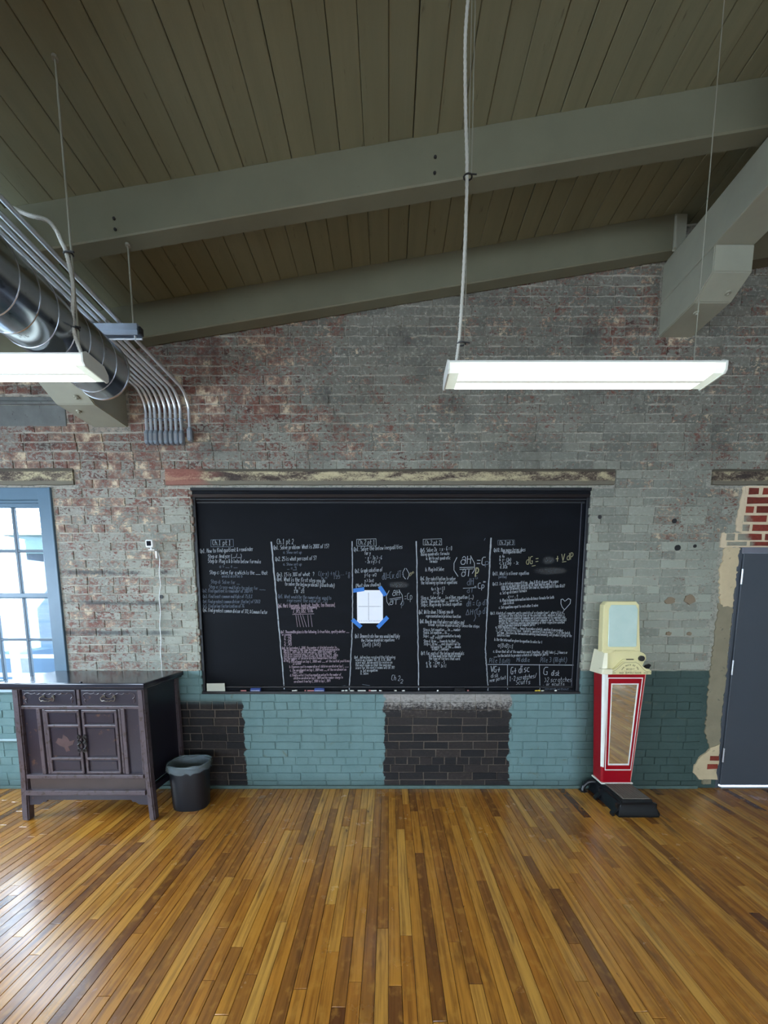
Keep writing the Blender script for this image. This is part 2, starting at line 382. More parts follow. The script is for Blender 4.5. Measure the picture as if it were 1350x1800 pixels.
# bricks
CH = .0705
OBST = [(BX0-.004, BX1+.004, BZ0-.01, BZ1+.03), (-1.80, 1.822, 2.555, 2.692), (WX0-.03, WX1+.02, WZ0-.02, WZ1+.02), (-5.2, -2.524, 2.555, 2.692),
        (DX0-.17, 5.3, -1, DZ1), (DX0-.05, 5.3, 2.19, 2.555), (DX0-.17, 5.3, DZ1, 2.19), (2.594, 5.3, 2.555, 2.692), (-5.2, -2.54, 3.0, 3.235),
        (-2.36, -2.05, 2.995, 3.6), (2.075, 2.36, 3.64, 4.25)]
def brick_shape(L, Hh, D, rg, chip=1.0):
    """worn brick: wobbly outline, rounded arrises, back open face hidden in the mortar"""
    n = max(1, int(L/.075)); out = []
    for i in range(n+1): out.append((-L/2 + L*i/n, -Hh/2))
    for i in range(n+1): out.append((L/2 - L*i/n, Hh/2))
    fr, bk = [], []
    for (x, z) in out:
        jx, jz = rg.uniform(-.003, .003)*chip, rg.uniform(-.0028, .0028)*chip
        bk.append((x + jx*.5, D, z + jz*.5))
        fr.append((x*(1-.006/L) + jx, rg.uniform(-.0015, .0015), z*(1-.005/Hh) + jz))
    md = [((a[0]*.15 + b[0]*.85), .0045, (a[2]*.15 + b[2]*.85)) for a, b in zip(fr, bk)]
    return fr, md, bk
def add_brick(bm, c, s, rot=0):
    fr, md, bk = s; ca, sa = math.cos(rot), math.sin(rot)
    L = [[bm.verts.new((c[0]+p[0]*ca-p[2]*sa, c[1]+p[1], c[2]+p[2]*ca+p[0]*sa)) for p in r] for r in (fr, md, bk)]; n = len(fr)
    bm.faces.new(L[0])
    for a, b in ((L[0], L[1]), (L[1], L[2])):
        for i in range(n): bm.faces.new([a[i], b[i], b[(i+1) % n], a[(i+1) % n]])
rg = random.Random(3)
bricks = []
for k in range(0, 67):
    z0, z1 = k*CH, (k+1)*CH; zm = (z0+z1)/2
    segs = [(LEFT_X+.02, 4.6)]
    lim = (zm - 3.905)/SL
    if lim > LEFT_X: segs = [(max(lim, LEFT_X+.02), 4.6)]
    for a, b, c, d in OBST:
        ov = min(z1, d) - max(z0, c)
        if ov < .45*CH: continue
        new = []
        for s, e in segs:
            if b <= s or a >= e: new.append((s, e)); continue
            if a > s: new.append((s, a))
            if b < e: new.append((b, e))
        segs = new
    header = (k % 7 == 3)
    per = .108 if header else .2150
    ph = (k*.5 % 1)*per + rg.uniform(-.02, .02)
    for s, e in segs:
        x = math.floor((s - ph)/per)*per + ph
        while x < e:
            w = per
            if not header and rg.random() < .05: w = .108
            a, b = max(x, s), min(x+w, e)
            if b - a > .035 and b > -4.3: bricks.append(((a+b)/2, b-a, zm + .002*math.sin(x*1.7+k), header or w < .2))
            x += w
def hidden(px, py):
    return (px < 330 and 1180 < py < 1440) or (1035 < px < 1140 and 1055 < py < 1400) or (780 < px < 1280 and 636 < py < 690) or (px < 250 and py < 700) or (1160 < px < 1320 and py < 595) or px < 2 or px > 1348 or py < 1
def parea(x, w, z):
    a = proj(x-w/2, WALL, z-.03); b = proj(x+w/2, WALL, z+.03); px, py = (a[0]+b[0])/2, (a[1]+b[1])/2
    return 0 if hidden(px, py) else (b[0]-a[0])*(a[1]-b[1])
rank = sorted(range(len(bricks)), key=lambda i: -parea(*bricks[i][:3]))
top = set(rank[:300])
# shared variants for full stretchers
VAR = []
for v in range(14):
    b = BM(); add_brick(b, (0, 0, 0), brick_shape(.209, .0655, .02, rg)); bmesh.ops.recalc_face_normals(b, faces=b.faces)
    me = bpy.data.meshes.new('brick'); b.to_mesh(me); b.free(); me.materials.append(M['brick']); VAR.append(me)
rest = BM()
for i, (x, w, z, hd) in enumerate(bricks):
    y = WALL + rg.uniform(-.003, .003); rot = rg.uniform(-.008, .008)
    if i in top and abs(w-.215) < .001:
        o = bpy.data.objects.new('brick', VAR[i % 14]); COL.objects.link(o); o.parent = W; o.location = (x, y, z); o.rotation_euler = (0, -rot, 0)
    elif i in top:
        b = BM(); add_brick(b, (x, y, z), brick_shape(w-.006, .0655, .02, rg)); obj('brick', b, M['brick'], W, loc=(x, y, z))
    else:
        add_brick(rest, (x, y, z), brick_shape(w-.006, .0655, .02, rg), rot)
# toothed reveals of the blackboard recess
for k in range(12, 36):
    z = (k+.5)*CH
    for sx, xx in ((-1, BX0), (1, BX1)):
        x = xx + sx*rg.uniform(-.004, .01)
        x0, x1 = (x-.02, x+.012) if sx < 0 else (x-.012, x+.02)
        box(rest, x0, x1, WALL+.004, WALL+.1, z-.026+rg.uniform(-.003, .003), z+.026, .004)
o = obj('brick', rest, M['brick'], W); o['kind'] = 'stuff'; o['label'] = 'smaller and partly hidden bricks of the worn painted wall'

def ragged(pts, y0, y1, amp, rs, step=.035):
    out = []
    for i in range(len(pts)):
        a, c = Vector(pts[i]), Vector(pts[(i+1) % len(pts)]); n = max(1, int((c-a).length/step))
        for k in range(n):
            p = a + (c-a)*k/n; out.append((p.x + rs.uniform(-amp, amp), p.y + rs.uniform(-amp, amp)))
    b = BM(); prism(b, out, 'y', y0, y1); return b
# red brick infill above the door, thick cream joints
b = BM(); box(b, DX0+.0, 4.4, WALL-.001, WALL+.02, DZ1, 2.556)
for P_ in ([(DX0+.001, 2.556), (DX0-.02, 2.556), (DX0-.03, 2.45), (DX0-.05, 2.30), (DX0-.045, 2.20), (DX0+.001, 2.19)], [(DX0+.001, 2.1899), (DX0-.16, 2.185), (DX0-.165, DZ1), (DX0+.001, DZ1)]):
    m_ = ragged(P_, WALL-.0015, WALL+.019, .006, random.Random(4), .02); merge(b, m_)
tag(obj('mortar_bed', b, M['cream_mortar'], W), 'thick cream mortar around red bricks')
rows = [(2.515, [(2.905,2.99),(3.02,3.19),(3.22,3.4),(3.43,3.5)]), (2.443, [(2.90,3.085),(3.11,3.29),(3.32,3.4)]), (2.371, [(2.895,2.96),(2.985,3.19),(3.215,3.4)]),
        (2.299, [(2.89,3.075),(3.10,3.27),(3.3,3.4)]), (2.227, [(2.885,2.94),(2.965,3.17),(3.195,3.4)]), (2.155, [(2.76,2.83),(2.855,3.05),(3.075,3.26),(3.29,3.4)]), (2.100, [(2.77,2.93),(2.96,3.20),(3.22,3.4)])]
for z, ss in rows:
    for a, c in ss:
        hgt = .052 if z > 2.11 else .032
        b = BM(); add_brick(b, ((a+c)/2, WALL-.006, z), brick_shape(c-a, hgt, .02, rg, 1.3)); obj('brick', b, M['redbrick'], W, loc=((a+c)/2, WALL-.006, z))

# ragged plaster strip beside the door
rs = random.Random(5)
tag(obj('plaster_strip', ragged([(2.76,2.066),(2.878,2.07),(2.87,1.60),(2.80,1.58),(2.755,1.66),(2.735,1.9)], WALL-.004, WALL+.02, .011, rs, .02), M['plaster'], W), 'cream plaster patch by the door top')
tag(obj('plaster_strip', ragged([(2.755,1.62),(2.87,1.60),(2.878,.34),(2.80,.33),(2.745,.5),(2.735,.9),(2.74,1.2)], WALL-.002, WALL+.02, .009, rs, .02), M['plaster_grey'], W), 'tan-grey plaster beside the door')
tag(obj('plaster_strip', ragged([(2.80,.36),(2.88,.40),(2.88,.08),(2.78,.07),(2.69,.11),(2.66,.2),(2.70,.27)], WALL-.008, WALL+.02, .012, rs), M['plaster'], W), 'cream plaster patch at the foot of the door frame')
for z, x0, x1 in ((.275, 2.80, 2.88), (.20, 2.785, 2.875), (.06, 2.76, 2.83)):
    b = BM(); add_brick(b, ((x0+x1)/2, WALL-.012, z), brick_shape(x1-x0, .045, .02, rg)); obj('brick', b, M['redbrick'] if z > .1 else M['plaster_grey'], W, loc=((x0+x1)/2, WALL-.012, z))
# filled fixing holes and open anchor holes
for px, py, r in ((1177,1056,.042), (1212,1054,.05), (1175,1114,.024), (1211,1114,.022)):
    c = onY(px, py); b = BM(); prism(b, [(c.x + r*math.cos(a)*rs.uniform(.8,1.15), c.z + r*.75*math.sin(a)*rs.uniform(.8,1.15)) for a in [i*math.pi/8 for i in range(16)]], 'y', WALL-.006, WALL+.01)
    tag(obj('filler_patch', b, simple('brown_filler', (128,112,92), .9), W), 'brown filler spot')
for px, py, r in ((1185,916,.02), (1191,963,.024), (1221,960,.014), (1054,909,.016), (284,1049,.016), (270,760,.01)):
    c = onY(px, py); b = BM(); disc(b, (c.x, WALL-.005, c.z), 'y', r, .012, 10)
    tag(obj('anchor_hole', b, M['black'], W), 'dark anchor hole')

# lintels, recessed board, pipe
def struct(name, bm, m, label=None):
    o = obj(name, bm, m); o['kind'] = 'structure'
    if label: o['label'] = label
    return o
def rough_beam(x0, x1, z0, z1, y0=None):
    b = BM(); y0 = y0 or WALL-.012; n = max(2, int((x1-x0)/.12)); rings = []
    for i in range(n+1):
        x = x0 + (x1-x0)*i/n; j = lambda a: rs.uniform(-a, a)
        rings.append([(x, y0+j(.002), z0+j(.003)), (x, y0+j(.002), z0+.008), (x, y0+j(.003), (z0+z1)/2), (x, y0+j(.002), z1-.02+j(.002)), (x, y0+.006, z1-.018), (x, y0+.006, z1+j(.002)), (x, y0+.1, z1), (x, y0+.1, z0)])
    return loft(b, rings)
struct('trim_1', rough_beam(-1.79, 1.815, 2.562, 2.685), M['lintel'], 'weathered wooden lintel with flaking paint above the blackboard')
struct('trim_2', rough_beam(-4.4, -2.53, 2.562, 2.690), M['lintel2'], 'weathered wooden lintel above the window')
struct('trim_3', rough_beam(2.60, 4.3, 2.562, 2.684), M['lintel2'], 'grey wooden lintel above the door')
b = BM(); box(b, -4.5, -2.55, WALL-.002, WALL+.06, 3.01, 3.165, .004); box(b, -4.5, -2.56, WALL-.016, WALL+.06, 3.17, 3.19, .004); box(b, -4.5, -2.56, WALL+.0, WALL+.06, 3.195, 3.228, .004)
struct('trim_4', b, simple('grey_painted_plank', (98,100,98), .8, var=.22, scale=9, bump=.4, worn=(70,70,68)), 'grey painted wooden board set into the brick above the window lintel')
b = BM(); box(b, LEFT_X+.02, DX0-.17, WALL-.022, WALL+.002, 0, .028, .006, 2)
struct('baseboard_back', b, simple('dull_teal_strip', (78,100,96), .6, var=.2), 'thin teal floor strip along the brick wall')

# other walls with real window openings for the daylight
def plain_wall(name, axis, at, thick, lo, hi, wins, z0, z1):
    b = BM(); cuts = sorted([lo, hi] + [v for w in wins for v in w])
    def bx(a, c, za, zz):
        if axis == 'x': box(b, at, at+thick, a, c, za, zz)
        else: box(b, a, c, at, at+thick, za, zz)
    for a, c in zip(cuts, cuts[1:]):
        if any(abs(a-w[0]) < 1e-6 for w in wins): bx(a, c, -.1, z0); bx(a, c, z1, 5.1)
        else: bx(a, c, -.1, 5.1)
    o = struct(name, b, M['mortar']); return o
plain_wall('wall_left', 'x', LEFT_X-.3, .3, REAR_Y-.3, WALL+.36, [(y-.6, y+.6) for y in sorted(LEFT_WIN)], 1.0, 2.5)
plain_wall('wall_rear', 'y', REAR_Y-.3, .3, LEFT_X, RIGHT_X, [(x-.75, x+.75) for x in REAR_WIN], 1.0, 2.7)
plain_wall('wall_right', 'x', RIGHT_X, .3, REAR_Y-.3, WALL+.36, [], 1, 2)

# floor
b = BM(); box(b, LEFT_X-.3, RIGHT_X+.3, REAR_Y-.3, WALL+.36, -.12, -.012)
FL = struct('floor', b, simple('subfloor', (44,28,18), .8))
BW = .0572; boards = []; fr = random.Random(11)
n0 = int(-4.68/BW)
for i in range(n0, int(4.7/BW)):
    x0 = i*BW; y = WALL-.0 - fr.uniform(0, .5)*0; y = WALL+.005
    first = fr.uniform(.1, .9)
    while y > REAR_Y:
        L = first if first else fr.choice([fr.uniform(.3, .8), fr.uniform(.6, 1.5), fr.uniform(.9, 1.9)]); first = None
        y0 = max(y-L, REAR_Y); boards.append((x0, y0, y)); y = y0
def farea(bd):
    x0, a, c = bd; s = 0; ys = [max(a, .9) + (c-max(a, .9))*k/6 for k in range(7)]
    if c < 1.0: return 0
    for u, v in zip(ys, ys[1:]):
        ym = (u+v)/2; p = proj(x0+BW/2, ym, 0)
        if 0 < p[0] < 1350 and p[1] < 1800: s += (F_PX*BW/p[2])*abs(proj(0, u, 0)[1]-proj(0, v, 0)[1])
    return s
order = sorted(range(len(boards)), key=lambda i: -farea(boards[i])); ftop = set(order[:300])
def board_mesh(bm, x0, y0, y1, dz, rl=None):
    rl = fr.uniform(-.0005, .0005)
    g = .001; c = .0014; x1 = x0+BW-g; x0 += g; y0 += g; y1 -= g
    lo = [(x0,y0,-.014), (x1,y0,-.014), (x1,y1,-.014), (x0,y1,-.014)]; md = [(x,y,-c+dz) for x, y, z in lo]; hi = [(x0+c,y0+c,dz-rl), (x1-c,y0+c,dz+rl), (x1-c,y1-c,dz+rl), (x0+c,y1-c,dz-rl)]
    V = [[bm.verts.new(p) for p in r] for r in (lo, md, hi)]
    for A, B in ((V[0], V[1]), (V[1], V[2])):
        for i in range(4): bm.faces.new([A[i], A[(i+1) % 4], B[(i+1) % 4], B[i]])
    bm.faces.new(V[2])
fb = BM()
for i, (x0, y0, y1) in enumerate(boards):
    dz = fr.uniform(-.0012, 0)
    if i in ftop:
        b = BM(); board_mesh(b, x0, y0, y1, dz); obj('floorboard', b, M['floor'], FL, loc=(x0, y0, 0))
    else: board_mesh(fb, x0, y0, y1, dz)
o = obj('floorboard', fb, M['floor'], FL); o['kind'] = 'stuff'; o['label'] = 'floorboards that show small or lie outside the view'

# ceiling: planks run from front to back, edges every 0.1324 m
b = BM(); prism(b, [(LEFT_X-.3, zc(LEFT_X-.3)+.026), (RIGHT_X+.3, zc(RIGHT_X+.3)+.026), (RIGHT_X+.3, zc(RIGHT_X+.3)+.2), (LEFT_X-.3, zc(LEFT_X-.3)+.2)], 'y', REAR_Y-.3, WALL+.3)
CE = struct('ceiling', b, simple('dark_roof_deck', (26,24,20), .9))
PW = .1324; cr = random.Random(9)
for i in range(int(LEFT_X/PW)-1, int(RIGHT_X/PW)+1):
    g0, g1 = cr.choice([.001, .0015, .003]), cr.choice([.0005, .001, .0015]); x0, x1 = i*PW + g0, (i+1)*PW - g1; c = .003; dz = cr.uniform(-.004, .003); tl = cr.uniform(-.002, .002)
    b = BM(); prism(b, [(x0, zc(x0)+dz+c), (x0+c, zc(x0+c)+dz), (x1-c, zc(x1-c)+dz+tl), (x1, zc(x1)+dz+c+tl), (x1, zc(x1)+.03), (x0, zc(x0)+.03)], 'y', REAR_Y, WALL+.01)
    obj('plank', b, M['plank'], CE, loc=((x0+x1)/2, 0, zc((x0+x1)/2)))

# rafters
def rafter(y0, y1, x0, x1, lab):
    o_ = root('rafter', ((x0+x1)/2, (y0+y1)/2, zb((x0+x1)/2)), lab, 'beam', None)
    b = BM(); p = [(x0, zb(x0)), (x1, zb(x1)), (x1, zc(x1)-.001), (x0, zc(x0)-.001)]; e = .006
    # softly eased lower arrises
    rings = []
    for x in [x0 + (x1-x0)*k/10 for k in range(11)]:
        j = rs.uniform(-.0015, .0015)
        rings.append([(x, y0+j, zb(x)+e), (x, y0+e, zb(x)+j), (x, y1-e, zb(x)+j), (x, y1-j, zb(x)+e), (x, y1, zc(x)-.001), (x, y0, zc(x)-.001)])
    loft(b, rings); obj('timber', b, M['beam'], o_)
    return o_
def bolts(r_, pts, y):
    for px, py in pts:
        c = onY(px, py, y); b = BM(); disc(b, (c.x, y-.006, c.z), 'y', .008, .01, 8); tag(obj('bolt', b, M['black'], r_), 'dark bolt head')
ra = rafter(2.392, 2.492, LEFT_X+.01, RIGHT_X-.01, 'olive painted sloping rafter crossing the middle of the ceiling, in front of the brick wall')
bolts(ra, ((201,385), (203,404), (765,277), (764,305)), 2.392)
ra = rafter(3.125, 3.225, LEFT_X+.01, 2.10, 'olive painted sloping rafter running against the top of the brick wall')
b = BM(); box(b, 2.07, 2.16, 3.117, 3.124, zb(2.1)-.02, zc(2.1)-.01, .002); box(b, 2.101, 2.109, 3.124, 3.22, zb(2.1)-.02, zc(2.1)-.01, .002); box(b, 2.07, 2.085, 3.10, 3.124, zb(2.1)-.01, zc(2.1)-.03, .002)
tag(obj('hanger_bracket', b, M['timber'], ra), 'painted steel hanger at the rafter end')
for y, w_ in ((1.10, 'just above'), (-.15, 'first behind'), (-1.4, 'second behind'), (-2.65, 'third behind'), (-3.9, 'last behind')):
    rafter(y, y+.1, LEFT_X+.01, RIGHT_X-.01, 'olive painted sloping rafter %s the viewer' % w_)
o_ = root('ledger_beam', (3.4, 3.16, 4.05), 'short dark olive beam against the brick, right of the big right-hand timber', 'beam'); b = BM()
prism(b, [(2.36, 4.07), (RIGHT_X-.02, 4.07+SL*2.8), (RIGHT_X-.02, zc(RIGHT_X-.02)-.002), (2.36, zc(2.36)-.002)], 'y', 3.13, 3.226); obj('timber', b, simple('brown_olive_timber', (96,88,68), .6, var=.12), o_)

# heavy longitudinal timbers resting on corbels in the wall
def purlin(x0, x1, zlo, zhi, lab, clab):
    t_ = root('timber_beam', ((x0+x1)/2, WALL, zlo), lab, 'beam')
    b = BM(); box(b, x0, x1, REAR_Y+.02, WALL+.05, zlo, zhi, .008, 2); obj('timber', b, M['timber'], t_)
    zk = zlo - .24
    c_ = root('corbel', ((x0+x1)/2, WALL, zk), clab, 'corbel')
    prof = [(WALL+.05, zk), (2.89, zk), (2.745, zk+.078), (2.745, zlo-.001), (WALL+.05, zlo-.001)]
    b = BM(); prism(b, prof, 'x', x0+.002, x1-.002)
    es = [e for e in b.edges]; bmesh.ops.bevel(b, geom=es, offset=.006, segments=2, affect='EDGES')
    obj('block', b, M['timber'], c_)
    for y, dx in ((2.98, .09), (2.84, .19)):
        z = zk if y > 2.89 else zk+.026
        b = BM(); disc(b, (x0+dx, y, z-.008), 'z', .018, .012, 12); disc(b, (x0+dx, y, z-.018), 'z', .008, .012, 6); tag(obj('bolt', b, M['timber'], c_), 'painted bolt with washer')
    return c_
purlin(2.09, 2.35, 3.90, 4.168, 'grey-green painted heavy timber running toward the viewer at upper right', 'chamfered grey-green corbel block under the right-hand timber')
purlin(-2.345, -2.066, 3.245, 3.535, 'heavy painted timber running toward the viewer above the duct at left', 'chamfered painted corbel block under the left timber behind the duct')

# ================================================================== WINDOW
Wn = root('window_1', (-3.35, WALL, WZ0)); Wn['kind'] = 'structure'; Wn['label'] = 'blue-grey painted sash window at the left edge'
b = BM()
box(b, WX1-.10, WX1+.0, WALL-.006, WALL+.12, WZ0, WZ1, .004); box(b, WX1-.005, WX1+.012, WALL-.014, WALL+.02, WZ0, WZ1, .003)
box(b, WX0, WX0+.10, WALL-.006, WALL+.12, WZ0, WZ1, .004)
box(b, WX0, WX1, WALL-.004, WALL+.12, 2.447, WZ1, .004); box(b, WX0+.1, WX1-.1, WALL+.012, WALL+.03, 2.428, 2.447, .003)
obj('window_frame', b, M['sash'], Wn)
b = BM(); box(b, WX0-.03, WX1+.03, WALL-.05, WALL+.14, WZ0-.03, WZ0+.012, .005, 2); obj('window_sill', b, simple('pale_blue_sill', (150,172,184), .5), Wn)
def sash(z0, z1, y, xr, lab):
    s = obj('sash', (lambda b: (box(b, WX0+.1, WX0+.14, y, y+.035, z0, z1, .003), box(b, xr-.0, WX1-.098, y, y+.035, z0, z1, .003), box(b, WX0+.1, WX1-.1, y, y+.035, z1-.042, z1, .003), box(b, WX0+.1, WX1-.1, y, y+.035, z0, z0+.036, .003), b)[-1])(BM()), M['sash'], Wn)
    s['label'] = lab
    xl = WX0+.14; n = 4; pw = (xr-xl)/n; rows_ = 2; g0, g1 = z0+.036, z1-.042; m = BM()
    for i in range(1, n): box(m, xl+pw*i-.012, xl+pw*i+.012, y+.004, y+.03, g0, g1, .003)
    box(m, xl, xr, y+.006, y+.028, (g0+g1)/2-.011, (g0+g1)/2+.011, .003)
    obj('muntin', m, M['muntin'], s)
    for i in range(n):
        for j in range(2):
            q = BM(); box(q, xl+pw*i+.012, xl+pw*(i+1)-.012, y+.015, y+.018, g0+(g1-g0)*j/2, g0+(g1-g0)*(j+1)/2); obj('pane', q, M['glass'], s)
sash(1.665, 2.440, WALL+.04, WX1-.115, 'upper sash'); sash(.915, 1.700, WALL+.078, WX1-.15, 'lower sash')
b = BM(); tube(b, [(-4.3, WALL-.03, .447), (-2.6, WALL-.03, .447)], .012, 10)
o = obj('wall_pipe', b, simple('pale_blue_pipe', (150,174,180), .4)); tag(o, 'thin pale horizontal pipe low on the teal wall, left of the cabinet', 'pipe')

# outside the window
b = BM(); box(b, -60, 30, WALL+.5, 60, -1.3, -1.2); struct('ground', b, simple('pale_yard_ground', (116,120,122), .9, var=.06, scale=1))
sh = root('loading_shed', (-10, 11, -1.2), 'pale open-fronted shed with white posts seen through the window', 'building')
b = BM(); prism(b, [(10.2, 3.40), (10.2, 3.46), (14.5, 4.0), (14.5, 3.9)], 'x', -11.8, -5); obj('roof', b, simple('pale_teal_roofing', (92,108,110), .6, var=.1), sh)
b = BM(); box(b, -11.6, -5, 10.3, 10.45, 2.95, 3.41, .01); obj('fascia', b, simple('teal_fascia', (48,72,74), .7, var=.15, scale=3), sh)
b = BM(); box(b, -11.6, -5, 11.3, 11.5, -1.2, 3.4); obj('back_wall', b, simple('blue_grey_siding', (56,78,98), .8, var=.2, scale=2), sh)
for x in (-11.3, -10.1, -8.7, -7.3):
    b = BM(); box(b, x-.14, x+.14, 10.3, 10.6, -1.2, 2.95, .01); box(b, x-.4, x+.4, 10.35, 10.55, 2.62, 2.95, .01); obj('post', b, simple('white_post', (150,154,156), .6), sh)
b = BM(); box(b, -11.6, -5, 10.1, 10.2, .2, .3, .01); box(b, -11.6, -5, 10.1, 10.2, -.3, -.2, .01); obj('rail', b, simple('white_rail', (140,146,150), .6), sh)

# ================================================================== DOOR
Dn = root('door_1', (DX0, WALL, 0)); Dn['kind'] = 'structure'; Dn['label'] = 'slate grey steel door at the right edge'
b = BM(); box(b, 2.912, 3.82, WALL-.012, WALL+.033, .03, 2.022, .003); leaf = obj('door_leaf', b, M['door'], Dn)
b = BM(); box(b, DX0+.0, 2.908, WALL-.002, WALL+.09, .0, DZ1-.002, .003); tag(obj('door_frame', b, M['door'], Dn), 'dark grey jamb')
b = BM(); box(b, DX0+.02, 3.9, WALL-.008, WALL+.09, 2.026, DZ1-.001, .003); tag(obj('door_frame', b, M['doorframe'], Dn), 'light grey head of the frame')
b = BM(); box(b, DX0+.03, 3.9, WALL-.03, WALL+.09, .0, .018, .003); tag(obj('threshold', b, M['steel'], Dn), 'pale metal threshold')
for py in (1014, 1173, 1326):
    c = onY(1296 - (py-1014)*.095, py); b = BM(); tube(b, [(2.907, WALL-.018, c.z-.062), (2.907, WALL-.018, c.z+.062)], .008, 10)
    for k in (-1, 0, 1): tube(b, [(2.907, WALL-.018, c.z+.036*k-.002), (2.907, WALL-.018, c.z+.036*k+.002)], .0095, 10)
    obj('hinge', b, M['steel'], Dn, True)

# ================================================================== BLACKBOARD
YB = WALL + .045
BB = root('chalkboard', (0, YB, BZ0), 'long black chalkboard filled with handwritten maths, set into the brick wall', 'blackboard')
b = BM(); box(b, BX0+.012, BX1-.012, YB, YB+.03, BZ0+.01, BZ1-.0); obj('slate', b, M['board'], BB)
b = BM(); prism(b, [(WALL+.0, BZ1), (WALL+.0, BZ1-.022), (WALL+.012, BZ1-.026), (WALL+.006, BZ1-.05), (WALL+.018, BZ1-.072), (WALL+.03, BZ1-.078), (WALL+.03, BZ1-.09), (YB-.004, BZ1-.098), (YB-.004, BZ1-.112), (YB+.02, BZ1-.114), (YB+.02, BZ1)], 'x', BX0+.006, BX1-.006)
tag(obj('cornice', b, M['blackwood'], BB), 'black moulded top rail')
b = BM(); box(b, BX0+.004, BX0+.03, WALL+.02, YB+.02, BZ0, BZ1-.02, .003); obj('side_rail', b, M['blackwood'], BB)
b = BM(); box(b, BX1-.03, BX1-.004, WALL+.02, YB+.02, BZ0, BZ1-.02, .003); obj('side_rail', b, M['blackwood'], BB)
b = BM(); box(b, BX1-.062, BX1-.057, YB-.004, YB+.01, BZ0+.05, BZ1-.11, .001); tag(obj('bead', b, simple('grey_bead', (56,58,70), .4), BB), 'thin grey bead at the right edge')
b = BM(); box(b, BX0+.01, BX1-.01, WALL-.005, YB+.01, BZ0-.0, BZ0+.022, .004, 2); box(b, BX0+.02, BX1-.055, YB-.012, YB+.01, BZ0+.045, BZ0+.062, .004); lg = obj('chalk_ledge', b, M['blackwood'], BB)

GL = {'a':"35 15 04 03 12 22 33|35 32",'b':"07 02|05 25 34 33 22 02",'c':"35 15 04 03 12 32",'d':"37 32|35 15 04 03 12 32",'e':"04 34 25 15 04 03 12 32",'f':"37 27 16 12|05 25",'g':"35 15 04 03 12 32|35 31 20 00",'h':"07 02|04 15 25 34 32",'i':"05 02|07 06",'j':"15 11 00|17 16",'k':"07 02|25 03 32",'l':"07 02 12",'m':"05 02|04 15 24 22|24 35 44 42",'n':"05 02|04 15 25 34 32",'o':"15 04 03 12 22 33 34 25 15",'p':"05 00|05 25 34 33 22 02",'q':"35 15 04 03 12 32|35 30 41",'r':"05 02|04 15 25",'s':"35 15 04 33 22 02",'t':"17 13 22 32|05 35",'u':"05 03 12 22 34|35 32",'v':"05 12 35",'w':"05 12 24 32 45",'x':"05 32|35 02",'y':"05 13|35 10 00",'z':"05 35 02 32",
'A':"02 27 42|14 34",'B':"02 07 27 36 25 05|25 34 33 22 02",'C':"37 17 06 03 12 32",'D':"02 07 27 36 33 22 02",'E':"37 07 02 32|05 25",'F':"37 07 02|05 25",'G':"37 17 06 03 12 32 34 24",'H':"07 02|37 32|05 35",'I':"07 27|17 12|02 22",'J':"37 33 22 12 03",'K':"07 02|37 04 32",'L':"07 02 32",'M':"02 07 24 47 42",'N':"02 07 32 37",'O':"17 06 03 12 22 33 36 27 17",'P':"02 07 27 36 35 24 04",'Q':"17 06 03 12 22 33 36 27 17|23 41",'R':"02 07 27 36 35 24 04|24 32",'S':"37 17 06 05 34 33 22 02",'T':"07 47|27 22",'U':"07 03 12 22 33 37",'V':"07 22 47",'W':"07 12 25 32 47",'X':"07 32|37 02",'Y':"07 24 47|24 22",'Z':"07 37 02 32",
'0':"17 06 03 12 22 33 36 27 17",'1':"06 17 12|02 22",'2':"06 17 27 36 35 02 32",'3':"07 27 36 25 15|25 34 33 22 02",'4':"27 04 34|27 22",'5':"37 07 05 25 34 33 22 02",'6':"37 17 04 03 12 22 33 24 04",'7':"07 37 12",'8':"15 06 17 27 36 25 15 04 03 12 22 33 34 25",'9':"35 15 06 17 27 36 32",
'.':"02 12",',':"12 01",':':"03 13|05 15",'?':"06 17 27 36 24 23|22 12",'(':"27 15 13 21|21 30",')':"07 25 23 11|11 00",'=':"03 33|05 35",'+':"04 34|26 22",'-':"04 24",'_':"02 42",'/':"02 37",'&':"32 06 17 26 03 12 34",'%':"02 37|06 17|22 33",'*':"05 27|07 25|06 36","'":"17 15",'>':"07 34 02",'<':"37 04 32",'[':"27 07 01 21",']':"07 27 21 01",'{':"27 16 15 04 13 12 21",'}':"07 16 15 24 13 12 01",
'$':"16 27 37 46 43 32 12 03 04 15 35 44",'@':"02 27 42 02",'~':"58 48 37 31 20 10"}
def ribbon(bm, pts, w, T, jit, rg_):
    P = [(x + rg_.uniform(-jit, jit), z + rg_.uniform(-jit, jit)) for x, z in pts]
    for (x0, z0), (x1, z1) in zip(P, P[1:]):
        dx, dz = x1-x0, z1-z0; l = math.hypot(dx, dz) or 1e-6; nx, nz = -dz/l*w/2, dx/l*w/2; ex, ez = dx/l*w*.3, dz/l*w*.3
        q = [(x0-ex+nx, z0-ez+nz), (x0-ex-nx, z0-ez-nz), (x1+ex-nx, z1+ez-nz), (x1+ex+nx, z1+ez+nz)]
        bm.faces.new([bm.verts.new(T(a, c)) for a, c in q])
